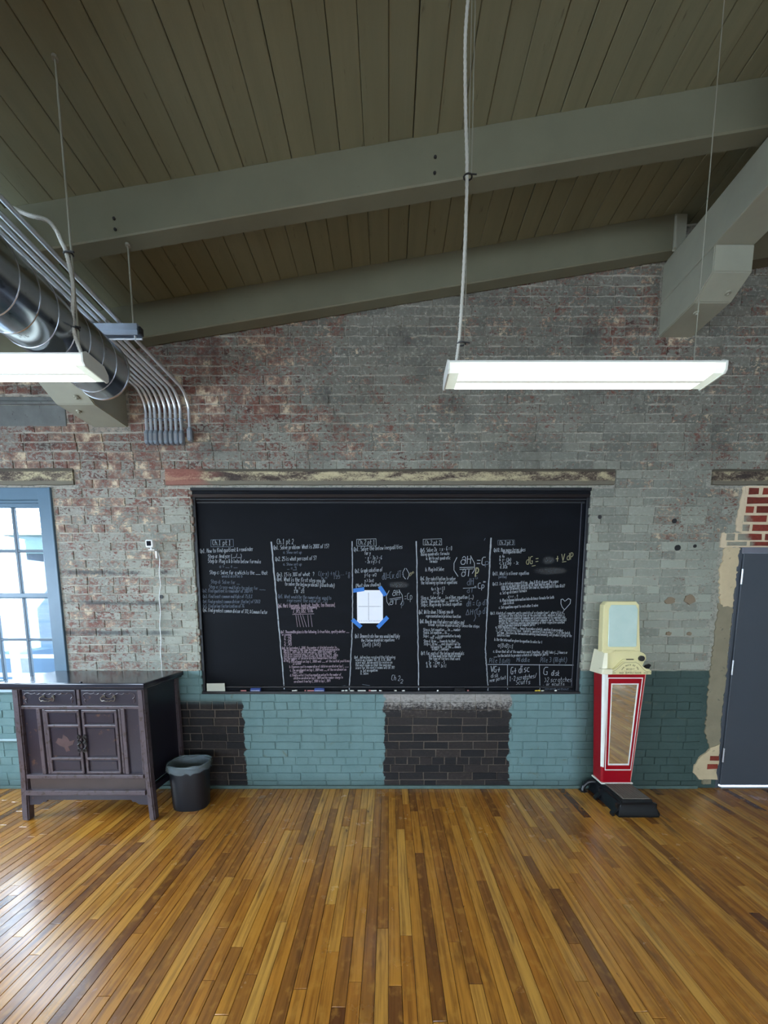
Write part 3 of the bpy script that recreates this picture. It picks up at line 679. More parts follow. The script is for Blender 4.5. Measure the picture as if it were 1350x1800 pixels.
def text_strokes(bm, s, A, B, h, w, T, jit=.0006, rg_=random.Random(1)):
    """write s along the segment A-B (metres, x/z), cap height h"""
    adv = [(3.1 if ch in 'il.,:;\'' else 5.2 if ch in 'mwMWT@$' else 3.0 if ch == ' ' else 4.3) for ch in s]; adv = [a*.93 if a > 3 else a*.75 for a in adv]
    tot = sum(adv) or 1; L = math.hypot(B[0]-A[0], B[1]-A[1]); ux = ((B[0]-A[0])/L, (B[1]-A[1])/L); kx = L/tot; kz = h/5; cur = 0
    for ch, a in zip(s, adv):
        g = GL.get(ch)
        if g:
            off = rg_.uniform(-.12, .12)
            for st in g.split('|'):
                pts = []
                for d in st.split():
                    gx, gy = int(d[0])*.85, int(d[1])-2+off; u = (cur+gx)*kx; v = gy*kz
                    pts.append((A[0] + u*ux[0] - v*ux[1]*.6 + v*.08, A[1] + u*ux[1] + v*ux[0]))
                ribbon(bm, pts, w, T, jit, rg_)
        cur += a
YW = YB - .0012
def TB(x, z): return (x, YW, z)
class Ink(dict):
    def __missing__(s, k): s[k] = BM(); return s[k]
ink = Ink()
def column(x, y):
    if y > 1156 and x > 854: return 6
    return 1 + (x > 478) + (x > 619) + (x > 733) + (x > 861 or (x > 853 and y > 1060))
def pt(px, py): v = onY(px, py, YB); return (v.x, v.z)
def wr(s, x0, y0, x1, y1=None, cap=6, col='w', w=.0030, jit=.0006):
    text_strokes(ink[(col, column(x0, y0))], s, pt(x0, y0), pt(x1, y1 if y1 is not None else y0), cap/203, w, TB, jit, rs)
def ln(pts, col='w', w=.004, jit=.0006):
    ribbon(ink[(col, column(*pts[0]))], [pt(*p) for p in pts], w, TB, jit, rs)
def box_(x0, y0, x1, y1, col='w'): ln([(x0,y0),(x1,y0-1),(x1+.5,y1),(x0,y1),(x0,y0)], col, .003)
def divider(x0, y0, x1, y1, w0, w1):
    n = 34; P = [pt(x0+(x1-x0)*i/n + rs.uniform(-.4, .4), y0+(y1-y0)*i/n) for i in range(n+1)]
    b = BM()
    for i in range(n): ribbon(b, P[i:i+2], (w0+(w1-w0)*i/n)*rs.uniform(.8, 1.1), TB, 0, rs)
    tag(obj('divider_line', b, M['chalk'], BB), 'white chalk line between writing columns')
divider(477, 953, 500, 1211, .012, .009); divider(619, 952, 620, 1090, .008, .008); divider(620, 1090, 614, 1212, .009, .008); divider(732, 952, 736, 1213, .009, .008); divider(863, 946, 853, 1140, .013, .007); divider(853, 1140, 858, 1214, .010, .008)
F_ = 'f'
box_(371, 949, 410, 961, F_); wr('Ch.1 pt 1', 374, 958, 407, None, 8)
wr('Qn1. How to find quotient & remainder', 352, 972, 446, 968, 6.5)
wr('Step a: Analyze (__/__)', 366, 981, 426, 980, 6)
wr('Step b: Plug a & b into below formula', 366, 989, 459, 990, 6)
wr('a = __ + __', 386, 998, 418, None, 5, F_)
wr('Step c: Solve for q which is the ___ that', 369, 1009, 471, 1010, 6)
wr('would also be b', 390, 1015, 427, None, 5, F_)
wr('Step d: Solve for __', 371, 1025, 422, 1027, 6, F_)
wr('Step e: Cross-multiply to solve for ____', 368, 1034, 467, 1037, 5.5, F_)
wr('Qn2. Find quotient & remainder of 200/49', 356, 1041, 444, 1042, 5.5, F_)
wr('Qn3. Find least common multiple of 75,8,%', 357, 1051, 444, 1051, 5.5, F_)
wr('Qn4. Find greatest common divisor (factor) of 52&32', 357, 1060, 458, 1060, 5.5, F_)
wr('Qn5. Find prime factorization of 76', 357, 1068, 430, 1068, 5.5, F_)
wr('Qn6. Find greatest common divisor of 372, & Common Factor', 357, 1075, 471, 1079, 6)
wr('Ch.1 pt 2', 487, 956, 517, None, 8)
wr('Qn1. Solve problem: What is 200% of 15?', 481, 966, 579, 963, 6.5)
wr('a. Show set up', 498, 973, 531, None, 4.5, F_)
wr('Qn2. 25 is what percent of 5?', 484, 986, 557, 984, 6.5)
wr('a. Show set up', 498, 994, 531, None, 4.5, F_); wr('_ = 9', 505, 1001, 522, None, 5, F_); ln([(515,1002),(522,1002)], F_, .003)
wr('Qn3. 15 is 30% of what #?', 487, 1013, 553, 1012, 6)
wr('C(x-x) + n( ) ... = n', 560, 1012, 616, 1010, 7, F_); wr('x.n     123      8', 565, 1018, 616, 1016, 5, F_)
wr('Qn4. What is the first step you do', 487, 1021, 572, 1024, 6.5)
wr('to solve the below problem? (illustrate)', 501, 1029, 589, 1032, 6)
wr('4 = 2', 518, 1036, 536, None, 5); ln([(517,1037),(523,1037)], 'w', .003); wr('18  21', 517, 1042, 537, None, 4.5)
wr('Qn5. What would be the numerator used to', 489, 1051, 583, 1054, 6, F_)
wr('represent the value of .75?', 505, 1058, 577, 1059, 5.5, F_)
wr('Qn6. Mark thousands, hundreds, tenths, ten thousand,', 489, 1068, 590, 1066, 6.5, 'p'); wr('hundredths & ones of following #', 512, 1071, 560, 1069, 4, 'p')
wr('7,345,082.9186', 515, 1078, 551, 1076, 7, 'p'); ln([(514,1080),(552,1079)], 'p', .003)
for a, c in ((520,523),(524,528),(528,534),(532,539),(541,543),(546,549)): ln([(a,1081),(c,1102)], 'p', .0028)
wr('Qn7. Thousandths place is the following. Is true/false, specify whether ___', 494, 1113, 614, 1112, 4.5, 'p'); wr('or rounded', 496, 1117, 512, None, 3.5, 'p')
for i, s in enumerate(('a. .736', 'b. .734', 'c. .495', 'd. .743')): wr(s, 500, 1120+i*5, 513, None, 4.5, 'p')
for i, (s, x1) in enumerate((('Qn8. On September 1, 2008, the number of divided greater in', 592), ('March then was 35,700. From this number of children measured in', 597), ('March 1, 2009 was 36,000, on Sep 1, 2008 the number of', 590), ('children counted was 37,070. On this date the # of', 592), ('children counted of March was 38,400. By Aug 5, 2009', 594), ('the the number of children divided changed more the last', 592), ('on Sep 1, 2008', 518))):
    wr(s, 496 if i == 0 else 499, 1141+i*3.7, x1, 1139.5+i*3.7, 4, 'p', .0026)
for s, x0, y0, x1 in (('a. Enrollment on Sep 1, 2008 was ___ of the initial positions', 508, 1165, 615), ('of school', 515, 1169, 530), ('b. Expenses cost in enumeration of children enrolled on Sep 1, ____', 509, 1174, 613), ('c. The enrollment on Sep 1, 2009 was ___ of the enrollment on', 510, 1180, 609), ('Sep 1, 2008', 515, 1184, 533), ('d. Finally write 1 fraction equation and write the number of', 510, 1189, 600), ('children enrolled on Sep 1, 2009 and the number change in', 516, 1194, 603), ('enrollment from Sep 1, 2008 to Sep 1, 2009', 517, 1200, 581)):
    wr(s, x0, y0, x1, y0-1.5, 4.2, 'p', .0026)
box_(627, 948, 661, 960); wr('Ch.2 pt 1', 630, 957, 660, None, 7.5)
wr('Qn1. Solve the below inequalities', 622, 969, 708, 964, 6.5); wr('for y', 641, 975, 652, None, 6); wr('- x - 3y > -6', 642, 983, 672, None, 5.5); wr('- 2x + y > -1', 642, 990, 669, None, 5.5)
wr('Qn2. Graph solution of', 624, 1007, 673, 1004, 6.5); wr('y < q - x/2', 641, 1013, 662, None, 5); wr('y > 2x+1', 641, 1023, 658, None, 5); wr('(Must show shading)', 625, 1032, 670, 1030, 5.5)
wr('dU=Cv.dT+', 672, 1019, 711, 1014, 11, F_, .004); ln([(712,999),(708,1006),(709,1013),(713,1018)]); ln([(714,999),(719,1008),(719,1012),(716,1018)]); wr('dm', 720, 1013, 729, 1006, 6, 'y')
ln([(684,1038),(679,1048),(680,1058),(684,1064)]); wr('$H', 690, 1047, 704, 1046, 9, 'w', .004); ln([(685,1053),(705,1050)]); ln([(687,1055),(704,1053)], 'f'); wr('$T', 685, 1063, 701, 1062, 8, 'w', .004); ln([(701,1037),(707,1046),(708,1056),(704,1063)]); wr('p', 706, 1064, 711, None, 12, F_, .004); wr('=Cp', 711, 1055, 726, 1053, 11)
wr('Qn3. Demonstrate how you would multiply', 624, 1121, 703, 1121, 6.5); wr('the 2 below algebraic equations', 635, 1128, 694, 1127, 5); wr('(2x+5) (3x+5)', 637, 1136, 670, 1135, 6)
for i, (s, x1) in enumerate((('Qn4. Julian has received the following', 695), ('scores on 3 exams: 82, 74, & 76. What', 688), ('score will Julian need to receive on', 690), ('the next exam so that the average', 688), ('score for the next 4 exams will be 78?', 694))):
    wr(s, 623 if i == 0 else 625, 1157.5+i*4.6, x1, 1157+i*4.6, 4.6, 'w', .0028)
wr('a. Set an equation', 634, 1181, 664, 1180, 4.5); wr('b. Solve', 634, 1185.5, 648, None, 4.5); wr('Ch 2', 688, 1195, 704, 1197, 9); wr('2', 704, 1201, 710, None, 7); 
box_(744, 948, 776, 958); wr('Ch.2 pt 2', 747, 957, 775, None, 6.5)
wr('Qn5. Solve 2x^ = x - 6 = 0', 739, 971, 795, 967, 6.5); wr('Using quadratic formula', 740, 977, 790, 975, 5); wr('a. Write out quadratic', 749, 984, 792, 983, 5); wr('formula', 755, 989, 769, None, 5); wr('b. Plug in & Solve', 748, 1004, 781, 1003, 6)
wr('Qn6. Use substitution to solve', 739, 1020, 801, 1020, 6); wr('the following system of equations', 740, 1027, 804, 1026, 5.5); wr('4x + 3y = 13', 758, 1038, 782, 1037, 5.5); wr('x = 2y - 2', 762, 1044, 779, None, 5)
wr('Step a. Solve for __ in either equation (__)', 740, 1054, 833, 1052, 6); wr('Step b. Then using that __, solve for __', 740, 1060, 812, 1057, 5); wr('Step c. Plug in any to check equation', 740, 1066, 812, 1064, 5.5)
wr('Qn7. Write down 3 things you do', 736, 1079, 797, 1078, 6.5); wr('representation in previous function', 749, 1085, 810, 1086, 5)
wr('Qn8. How do you find where variables and', 738, 1095, 816, 1097, 6.5); wr('linear system algebraically? Describe steps', 753, 1100, 843, 1103, 4.5)
for s, x0, y0, x1 in (('Step a. Set equation __ to __ number', 744, 1109, 810), ('Step b. Set equation __ to __', 744, 1114, 790), ('Step c. __ or __ is representative to only', 744, 1120, 810), ('no. rest', 757, 1123, 777), ('Step d. Draw __ towards to that __', 745, 1129, 806), ('Step e. Draw __ and should run to', 745, 1134, 809), ('following to __ at the __ domain', 757, 1139, 810), ('to their __ continues', 759, 1143, 789)): wr(s, x0, y0, x1, None, 4.6, 'w', .0028)
wr('Qn9. For each of the below polynomials', 740, 1151, 816, 1151, 6); wr('list how many terms there are and', 754, 1155, 810, None, 4.5); wr('the type of factors that work', 754, 1159.5, 809, 1160, 4.5); wr('a. 5x^ - 15xy^ - 5', 749, 1167, 782, None, 5.5); wr('b. 9x^ + 6x^ - 3x + 1', 750, 1173, 785, None, 5.5)
ln([(803,980),(798,990),(798,1002),(805,1013)], 'w', .005); wr('$H', 810, 992, 830, 991, 13, 'w', .005); ln([(808,998),(832,997)], 'w', .005); ln([(808,1001),(831,1000)]); wr('$T', 811, 1013, 829, 1013, 12, 'w', .005); ln([(827,977),(834,990),(834,1002),(830,1008)], 'w', .005)
wr('p', 836, 1007, 843, None, 14, 'y', .008); wr('=C', 838, 993, 855, 993, 13, 'w', .005); wr('p', 853, 993, 862, 992, 9, F_, .004)
wr('dH', 821, 1029, 834, 1028, 11, F_, .0045); wr('-G', 831, 1019, 841, 1017, 5, F_); ln([(814,1034),(837,1033)]); wr('dT', 821, 1042, 834, 1041, 8, F_, .004); wr('-Cp', 834, 1035, 853, 1033, 9, 'w', .0045); wr('*', 849, 1028, 856, None, 6)
wr('dH = Cp dT', 820, 1066, 858, 1063, 9, F_, .004); wr('@H', 819, 1081, 833, 1080, 9, F_, .004); ln([(838,1070),(834,1074),(836,1086),(833,1092)], F_); wr('Cp dT', 838, 1080, 858, 1078, 10, F_, .004)
box_(875, 950, 904, 958, F_); wr('Ch.2 pt 3', 878, 957, 903, None, 6)
wr('Qn10. How many terms does', 868, 970, 924, 969, 6); wr('this equation have?', 884, 973, 917, 972, 4); wr('a. 4x', 878, 980, 887, None, 4.5); wr('b. y - (3x)', 878, 986, 899, None, 5); wr('c. x + 2xy^ - 3c', 878, 992, 912, None, 5); wr('d. 3/2x', 879, 999, 892, None, 6)
wr('dG =', 925, 992, 948, 989, 12, 'y', .0045); ln([(935,995),(941,994)], 'y'); wr('+ V dP', 977, 987, 1009, 983, 11, 'y', .0045); ln([(988,988),(995,987)], 'y')
wr('Qn11. What is a linear equation', 866, 1011, 930, 1010, 5.5); wr('(written)', 876, 1016, 891, None, 4, F_)
for i, (s, x0, x1) in enumerate((('Qn12. In a driving competition, Jan & Rick drove the same', 866, 982), ('course at average speeds of 81 mph and 66 mph. If it', 881, 978), ('took Jan 50 minutes to drive the course, how long did it take Rick?', 881, 993))): wr(s, x0, 1029+i*4.3, x1, 1024+i*4, 5, 'w', .003)
wr('a. Set up distance formula', 879, 1045, 926, 1040, 5); wr('d = r . t', 893, 1051, 911, 1049, 4); wr('b. Plug in known information into distance formula for both', 879, 1058, 974, 1052, 4.8); wr('Jan & Rick', 884, 1063, 904, 1061, 4); wr('c. Set equations equal to each other & solve', 877, 1070, 946, 1066, 4.5)
ln([(993,1057),(989,1053),(986,1054),(986,1061),(988,1067),(992,1072),(995,1069),(1002,1061),(1003,1054),(999,1052),(994,1056)], 'w', .005, .0004); ln([(992,1072),(990,1075)])
for i, (s, x0, x1) in enumerate((('Qn13. A batch of computer parts consists of a standard part, where it is a', 862, 990), ('multiple of the starting time at 4m constant rate, machine A takes 3', 877, 992), ('hours to produce a batch of computer parts working alone at its constant rate,', 877, 995), ('machine B takes 5 hours to produce a batch of computer parts. How long will', 877, 996), ('it take the 2 machines working simultaneously at their respective constant', 877, 993), ('rates, to produce a batch of computer parts?', 877, 941))): wr(s, x0, 1080+i*4.3, x1, 1078.5+i*4.3, 4.4, 'w', .0028)
for i, (s, x0, x1) in enumerate((('a. Since Machine A takes __ hours to produce a batch, machine A can produce', 871, 990), ('( - ) of the batch in 1 hour. Similarly, machine B can produce ( - ) of the batch', 872, 1002), ('in 1 hour. Therefore the two machines working simultaneously, will produce 1/(a+b) of the', 874, 1005), ('batch in 1 hour', 874, 897))): wr(s, x0, 1104+i*4.8, x1, 1110+i*4.8 if i < 3 else 1119, 4.4, 'w', .0028)
wr('b. Use the information given to equation to solve for t', 869, 1126, 953, 1131, 4.5); wr('a(B+B)=1', 875, 1137, 903, 1140, 7)
wr('c. Given that all of the machines work together, it will take (__) hours or', 867, 1147, 998, 1149, 4.5); wr('___ to the batch to produce a batch of computer parts', 868, 1155, 964, 1152, 4.5)
wr('Pile 1', 860, 1165, 882, None, 8, F_, .004); wr('(Left)', 882, 1165, 897, None, 7, F_); wr('Middle', 908, 1163, 932, None, 7, F_, .004); wr('Pile 3 (Right)', 950, 1164, 998, 1163, 8, F_, .004)
ln([(857,1168),(1008,1169)], 'w', .005); ln([(892,1169),(892,1211)]); ln([(948,1168),(949,1212)])
wr('VG+', 862, 1181, 880, None, 10, 'w', .0045); wr('disk', 863, 1191, 877, 1190, 7); wr('near perfect', 861, 1199, 890, 1193, 6)
wr('G+ disc', 898, 1185, 932, 1180, 12, 'w', .0045); wr('1-2 scratches/', 896, 1197, 944, 1191, 8); wr('Scuffs', 907, 1203, 933, 1202, 8)
wr('G', 955, 1186, 965, None, 13, 'w', .0045); wr('disk', 969, 1187, 984, 1188, 9, 'w', .004); wr('>2 scratches', 957, 1199, 1006, 1198, 8); wr('or scuffs', 960, 1205, 993, None, 5.5); wr('Does more than', 954, 1209.5, 988, 1208, 5, F_); wr('scratch without _', 957, 1213, 1005, 1213, 4.5, F_)
ln([(637,1203),(650,1205)], F_); ln([(1186/1350*0+590,1208),(607,1205)], F_); ln([(853,946),(851,950)], F_)
mname = {'w': ('chalk', 'white'), 'f': ('chalk_faint', 'faint grey'), 'p': ('chalk_pink', 'pinkish'), 'y': ('chalk_yellow', 'yellowish')}
cname = {1: 'first column from the left', 2: 'second column', 3: 'third column, around the taped sheet', 4: 'fourth column with large equations', 5: 'fifth column at the right, with a heart', 6: 'disc grading table at the lower right'}
for (cl, k), b in sorted(ink.items()):
    tag(obj('chalk_writing', b, M[mname[cl][0]], BB), mname[cl][1] + ' handwriting of the ' + cname[k], kind='stuff')
for x0, y0, x1, y1 in ((678,1020,724,1036), (950,976,978,994), (930,995,1005,1012)):
    a, c = pt(x0, y1), pt(x1, y0); b = BM(); b.faces.new([b.verts.new(p) for p in ((a[0], YW+.0006, a[1]), (c[0], YW+.0006, a[1]), (c[0], YW+.0006, c[1]), (a[0], YW+.0006, c[1]))])
    tag(obj('chalk_smudge', b, M['smudge'], BB), 'grey smear where chalk was rubbed out')

# paper with a coordinate cross, blue tape
a, c = pt(628, 1095.5), pt(673, 1037.5); YP = YB-.003
pp = root('graph_paper', ((a[0]+c[0])/2, YP, a[1]), 'white sheet with a printed coordinate cross taped to the blackboard', 'paper')
b = BM(); ch = .022; prism(b, [(a[0]+ch*.3, a[1]), (c[0]-ch, a[1]), (c[0], a[1]+ch), (c[0], c[1]-ch), (c[0]-ch, c[1]), (a[0], c[1]), (a[0], a[1]+ch*.5)], 'y', YP-.0008, YP); obj('sheet', b, M['paper'], pp)
b = BM(); TP = lambda x, z: (x, YP-.0016, z); xm, zm = pt(648, 1066)
ribbon(b, [(xm, c[1]-.02), (xm, a[1]+.025)], .0022, TP, 0, rs); ribbon(b, [(a[0]+.015, zm), (c[0]-.015, zm)], .0022, TP, 0, rs)
for i in range(-10, 11):
    ribbon(b, [(xm-.004, zm+i*.0108), (xm+.004, zm+i*.0108)], .0014, TP, 0, rs)
    if abs(i) < 9: ribbon(b, [(xm+i*.0105, zm-.004), (xm+i*.0105, zm+.004)], .0014, TP, 0, rs)
text_strokes(b, 'Qn 2. a + b, plot solution', (a[0]+.012, a[1]+.016), (c[0]-.02, a[1]+.017), .008, .0012, TP, .0003, rs)
tag(obj('printed_axes', b, M['ink'], pp), 'grey printed axes with tick marks and a line of small text')
for nm, cx_, cy_, ang, L in (('t', 630.5, 1037, 8, 19), ('t', 672.5, 1039, -56, 18), ('t', 627, 1095.5, -42, 20), ('t', 672.5, 1094, 46, 25)):
    m = pt(cx_, cy_); l = L/203/2; w = .0165; an = R(ang); ux, uz = math.cos(an), math.sin(an)
    b = BM(); prism(b, [(m[0]+s1*l*ux-s2*w*uz*1.0, m[1]+s1*l*uz+s2*w*ux) for s1, s2 in ((-1,-1),(1,-1),(1.04,1),(-.96,1))], 'y', YP-.0026, YP-.0016)
    obj('tape', b, M['tape'], pp)

# things on the ledge
ZL = BZ0+.022
def on_ledge(px, dy=0): return onY(px, 1215, WALL+.02+dy).x
a, c = onY(364, 1221, WALL+.012), onY(395, 1201, WALL+.012)
b = BM(); prism(b, [(a.x, ZL), (c.x, ZL), (c.x-.001, c.z), (a.x+.001, c.z-.002)], 'y', WALL+.012, WALL+.0135); tag(obj('blank_card', b, M['card']), 'blank cream card leaning at the left end of the chalk ledge', 'card')
for px, m1, lab in ((450, 'eraserblue', 'blue felt eraser on the chalk ledge below the first writing column'), (562, 'eraserblue', 'blue felt eraser on the chalk ledge below the second writing column'), (808, 'eraserblack', 'black felt eraser on the chalk ledge below the fourth writing column')):
    x = on_ledge(px); wd = .045
    e = root('chalk_eraser', (x, WALL+.02, ZL), lab, 'eraser')
    b = BM(); box(b, x-wd, x+wd, WALL+.0, WALL+.036, ZL, ZL+.014, .002); tag(obj('felt', b, M['eraserblack' if m1 == 'eraserblack' else 'eraserblue'], e), None)
    b = BM(); box(b, x-wd*.95, x+wd*.95, WALL+.003, WALL+.033, ZL+.0142, ZL+.026, .004, 2); obj('grip', b, M[m1], e)
    if m1 == 'eraserblue':
        b = BM()
        for k in range(-3, 4): box(b, x+k*.011-.003, x+k*.011+.003, WALL-.001, WALL+.001, ZL+.004, ZL+.010)
        tag(obj('label_print', b, M['chalkstick'], e), 'small white print')
ci = 0
for px, L, m1, w_, tilt in ((429,.05,'chalkstick_p','first column, beside the eraser',0), (516,.022,'chalkstick','left part of the second writing column',.3), (521,.02,'chalkstick','left part of the second writing column',-.2), (537,.012,'chalkstick_p','middle of the second writing column',0), (547,.06,'chalkstick_p','second column, left of the eraser',.05), (603,.022,'chalkstick','second divider line',0), (609,.02,'chalkstick','second divider line',.4), (619,.034,'chalkstick','third writing column start',0), (636,.07,'chalkstick','third column below the taped sheet',.05), (650,.018,'chalkstick_p','third column below the taped sheet',0), (657,.05,'chalkstick','third column right of the sheet',.1), (669,.024,'chalkstick','third column right of the sheet',0), (695,.02,'chalkstick','right part of the third writing column',0), (709,.026,'chalkstick','right part of the third writing column',.2), (769,.014,'chalkstick','middle of the fourth writing column',0), (822,.012,'chalkstick_p','fourth column, right of the eraser',0), (942,.03,'chalkstick_y','grading table',.5), (947,.02,'chalkstick_y','grading table',-.6), (953,.03,'chalkstick','grading table, right of the yellow pieces',.7), (976,.018,'chalkstick','grading table, rightmost piece',0)):
    x = on_ledge(px); yy = WALL+.006; r = .0048 if L > .02 else .0058; dx, dy = math.cos(tilt)*L/2, math.sin(tilt)*L/2 + 0
    b = BM(); tube(b, [(x-dx, yy-dy*.5+.004, ZL+r), (x-dx*.9, yy-dy*.45+.004, ZL+r), (x+dx*.9, yy+dy*.45+.004, ZL+r), (x+dx, yy+dy*.5+.004, ZL+r)], [r*.8, r, r, r*.85], 10)
    cl = {'chalkstick': 'white', 'chalkstick_y': 'yellow', 'chalkstick_p': 'pink'}[m1]; sz = 'long' if L > .045 else 'short' if L > .021 else 'tiny'
    tag(obj('chalk_stick', b, M[m1], smooth=True), '%s %s chalk piece on the ledge below the %s' % (sz, cl, w_), 'chalk', 'chalk pieces on the ledge')

# ================================================================== LIGHTS
def fixture(x0, x1, y0, zbot, lab, cords):
    w = .15; y1 = y0+w; zt = zbot+.042
    f = root('fluorescent_light', ((x0+x1)/2, y0+w/2, zbot), lab, 'ceiling light', 'hanging fluorescent lights')
    b = BM(); prism(b, [(y0+.022, zt), (y0+.03, zt+.022), (y1-.03, zt+.022), (y1-.022, zt)], 'x', x0+.01, x1-.01); box(b, x0+.004, x1-.004, y0-.001, y0+.02, zt-.004, zt+.003, .001); obj('housing', b, M['fixture'], f)
    prof = [(y0, zt-.003), (y0, zbot+.012), (y0+.012, zbot), (y0+w*.44, zbot-.002), (y0+w*.56, zbot-.002), (y1-.012, zbot), (y1, zbot+.012), (y1, zt-.003)]
    b = BM(); xx = [x0+.006, x0+.05, x1-.05, x1-.006]; loft(b, [[(x, y, z) for y, z in prof] for x in xx])
    for fc in b.faces:
        c = fc.calc_center_median()
        if c.x < xx[1] or c.x > xx[2]: fc.material_index = 3
        elif abs(c.y-(y0+w*.5)) < .004 and c.z < zbot+.004: fc.material_index = 1
        elif c.y > y0+.001 and abs(c.z-zbot) < .004: fc.material_index = 2
    obj('diffuser_lens', b, [M['lens'], M['lens_band'], M['lamp'], M['lens_end']], f)
    for xa, xb in ((x0-.002, x0+.006), (x1-.006, x1+.002)):
        b = BM(); prism(b, [(y0-.003, zt+.002), (y0-.003, zbot+.008), (y0+.008, zbot-.005), (y1-.008, zbot-.005), (y1+.003, zbot+.008), (y1+.003, zt-.006), (y1-.022, zt+.02), (y0+.02, zt+.02)], 'x', xa, xb); obj('end_cap', b, M['fixture'], f)
    return f
FR = fixture(.262, 1.482, 1.815, 2.618, 'lit fluorescent light hanging over the right half of the blackboard', None)
FLt = fixture(-2.56, -1.335, 1.815, 2.650, 'lit fluorescent light at the left edge, just below the round duct', None)
fixture(.262, 1.482, -1.4, 2.63, 'unseen lit fluorescent light added behind the viewer, to the right', None); fixture(-2.3, -1.1, -1.4, 2.63, 'unseen lit fluorescent light added behind the viewer, to the left', None)  # unseen lamps added behind the camera for more bounce off the floor
YF = 1.89
def hang(f, x, zbot, lab=None, r=.0022):
    b = BM(); tube(b, [(x, YF, zbot), (x, YF, zc(x)+.005)], r, 6); tube(b, [(x, YF, zc(x)-.012), (x, YF, zc(x))], .012, 10); tube(b, [(x-.012, YF, zbot), (x, YF, zbot+.02), (x+.012, YF, zbot)], .002, 6); o = obj('hanging_wire', b, M['wire'], f)
    if lab: o['label'] = lab
hang(FR, .345, 2.68); hang(FR, 1.39, 2.68); hang(FLt, -1.402, 2.712, None, .004); hang(FLt, -2.46, 2.712)
def braided(bm, pts, r, n=8):
    P = smooth_path(pts, 26); rad = [r*(1+.14*math.sin(i*2.4)) for i in range(len(P))]; tube(bm, P, rad, n)
b = BM(); P_ = [(.335, YF-.02, zc(.33)), (.318, YF-.02, 3.95), (.325, YF-.012, 3.70), (.338, YF-.008, 3.45), (.335, YF-.008, 3.15), (.325, YF-.008, 2.9), (.318, YF-.004, 2.78), (.305, YF, 2.68)]; braided(b, P_, .0072)
tag(obj('power_cord', b, M['cord'], FR, True), 'pale braided power cord')
b = BM(); tube(b, [(.361, YF+.01, 3.44), (.361, YF+.01, zc(.361))], .0025, 6); obj('power_cord', b, M['wire'], FR, True)['label'] = 'second thin cord beside the braided one'
for z, x in ((3.44, .343), (2.775, .33)):
    b = BM(); tube(b, [(x+.018*math.cos(a), YF-.004+.014*math.sin(a), z) for a in [i*math.pi/6 for i in range(13)]], .0035, 6); tube(b, [(x+.015, YF-.015, z), (x+.035, YF-.02, z-.006)], .003, 6); obj('cable_tie', b, M['black'], FR)
b = BM(); P_ = [onY(24, 366, 2.05), onY(50, 378, 2.0), onY(82, 387, 1.95), onY(98, 404, 1.92), onY(108, 425, 1.90), onY(117, 446, 1.885), onY(128, 500, 1.88), onY(128, 560, 1.88), onY(132, 590, 1.88), onY(140, 620, 1.88)]; P_[-1] = Vector((-1.385, YF, 2.705)); braided(b, P_, .008)
tag(obj('power_cord', b, M['cord'], FLt, True), 'grey braided flexible conduit')
for px, py in ((122, 447), (133, 578)):
    c = onY(px, py, 1.885); b = BM(); tube(b, [(c.x-.004+.018*math.cos(a), c.y+.014*math.sin(a), c.z) for a in [i*math.pi/6 for i in range(13)]], .0035, 6); tube(b, [(c.x+.012, c.y-.015, c.z), (c.x+.035, c.y-.02, c.z-.008)], .004, 6); obj('cable_tie', b, M['black'], FLt)

# ================================================================== DUCT
DXc, DZc, DR, DY1 = -1.558, 2.868, .150, 2.25
D_ = root('spiral_duct', (DXc, 1.0, DZc-DR), 'round galvanised spiral duct running toward the viewer at upper left', 'duct')
b = BM(); n = 48; rings = []
for y, r in ((DY1, DR-.012), (DY1, DR), (DY1-.001, DR), (REAR_Y+.3, DR)):
    rings.append([(DXc+r*math.cos(2*math.pi*k/n), y, DZc+r*math.sin(2*math.pi*k/n)) for k in range(n)])
rings.append([(DXc+(DR-.004)*math.cos(2*math.pi*k/n), REAR_Y+.3, DZc+(DR-.004)*math.sin(2*math.pi*k/n)) for k in range(n)]); rings.append([(DXc+(DR-.012)*math.cos(2*math.pi*k/n), DY1, DZc+(DR-.012)*math.sin(2*math.pi*k/n)) for k in range(n)])
loft(b, rings, cap=False); obj('duct_shell', b, M['galv'], D_, True)
b = BM(); pitch = .088; P_ = []; y = DY1-.012; a = 0
while y > -.6: P_.append((DXc+(DR+.0005)*math.cos(a), y, DZc+(DR+.0005)*math.sin(a))); a += math.pi/16; y -= pitch/32
tube(b, P_, .0022, 5); tag(obj('spiral_seam', b, M['steel'], D_, True), 'raised spiral seam')
b = BM(); tube(b, [(DXc+(DR+.001)*math.cos(k*math.pi/24), DY1-.004, DZc+(DR+.001)*math.sin(k*math.pi/24)) for k in range(49)], .0034, 6); obj('end_ring', b, M['steel'], D_, True)
# branch saddle and register on the duct's right flank
a0 = R(8); 
def onduct(a, y, r=DR+.004): return (DXc+r*math.cos(a), y, DZc+r*math.sin(a))
b = BM(); rings = []
for rr in (DR+.002, DR+.010):
    rings.append([onduct(R(-2)+R(30)*math.sin(t_), 1.16+.15*math.cos(t_), rr) for t_ in [2*math.pi*k/24 for k in range(24)]])
loft(b, rings); tag(obj('saddle_plate', b, simple('dull_saddle_steel', (120,122,124), .5, .6), D_, True), 'oval saddle plate of a side outlet')
b = BM(); rings = []
for rr in (DR+.010, DR+.028): rings.append([onduct(R(6)+R(16)*u, 1.16+.085*v, rr) for u, v in ((-1,-1),(-1,-.3),(-1,.3),(-1,1),(0,1),(1,1),(1,.3),(1,-.3),(1,-1),(0,-1))])
loft(b, rings); tag(obj('register', b, M['black'], D_), 'dark outlet grille')

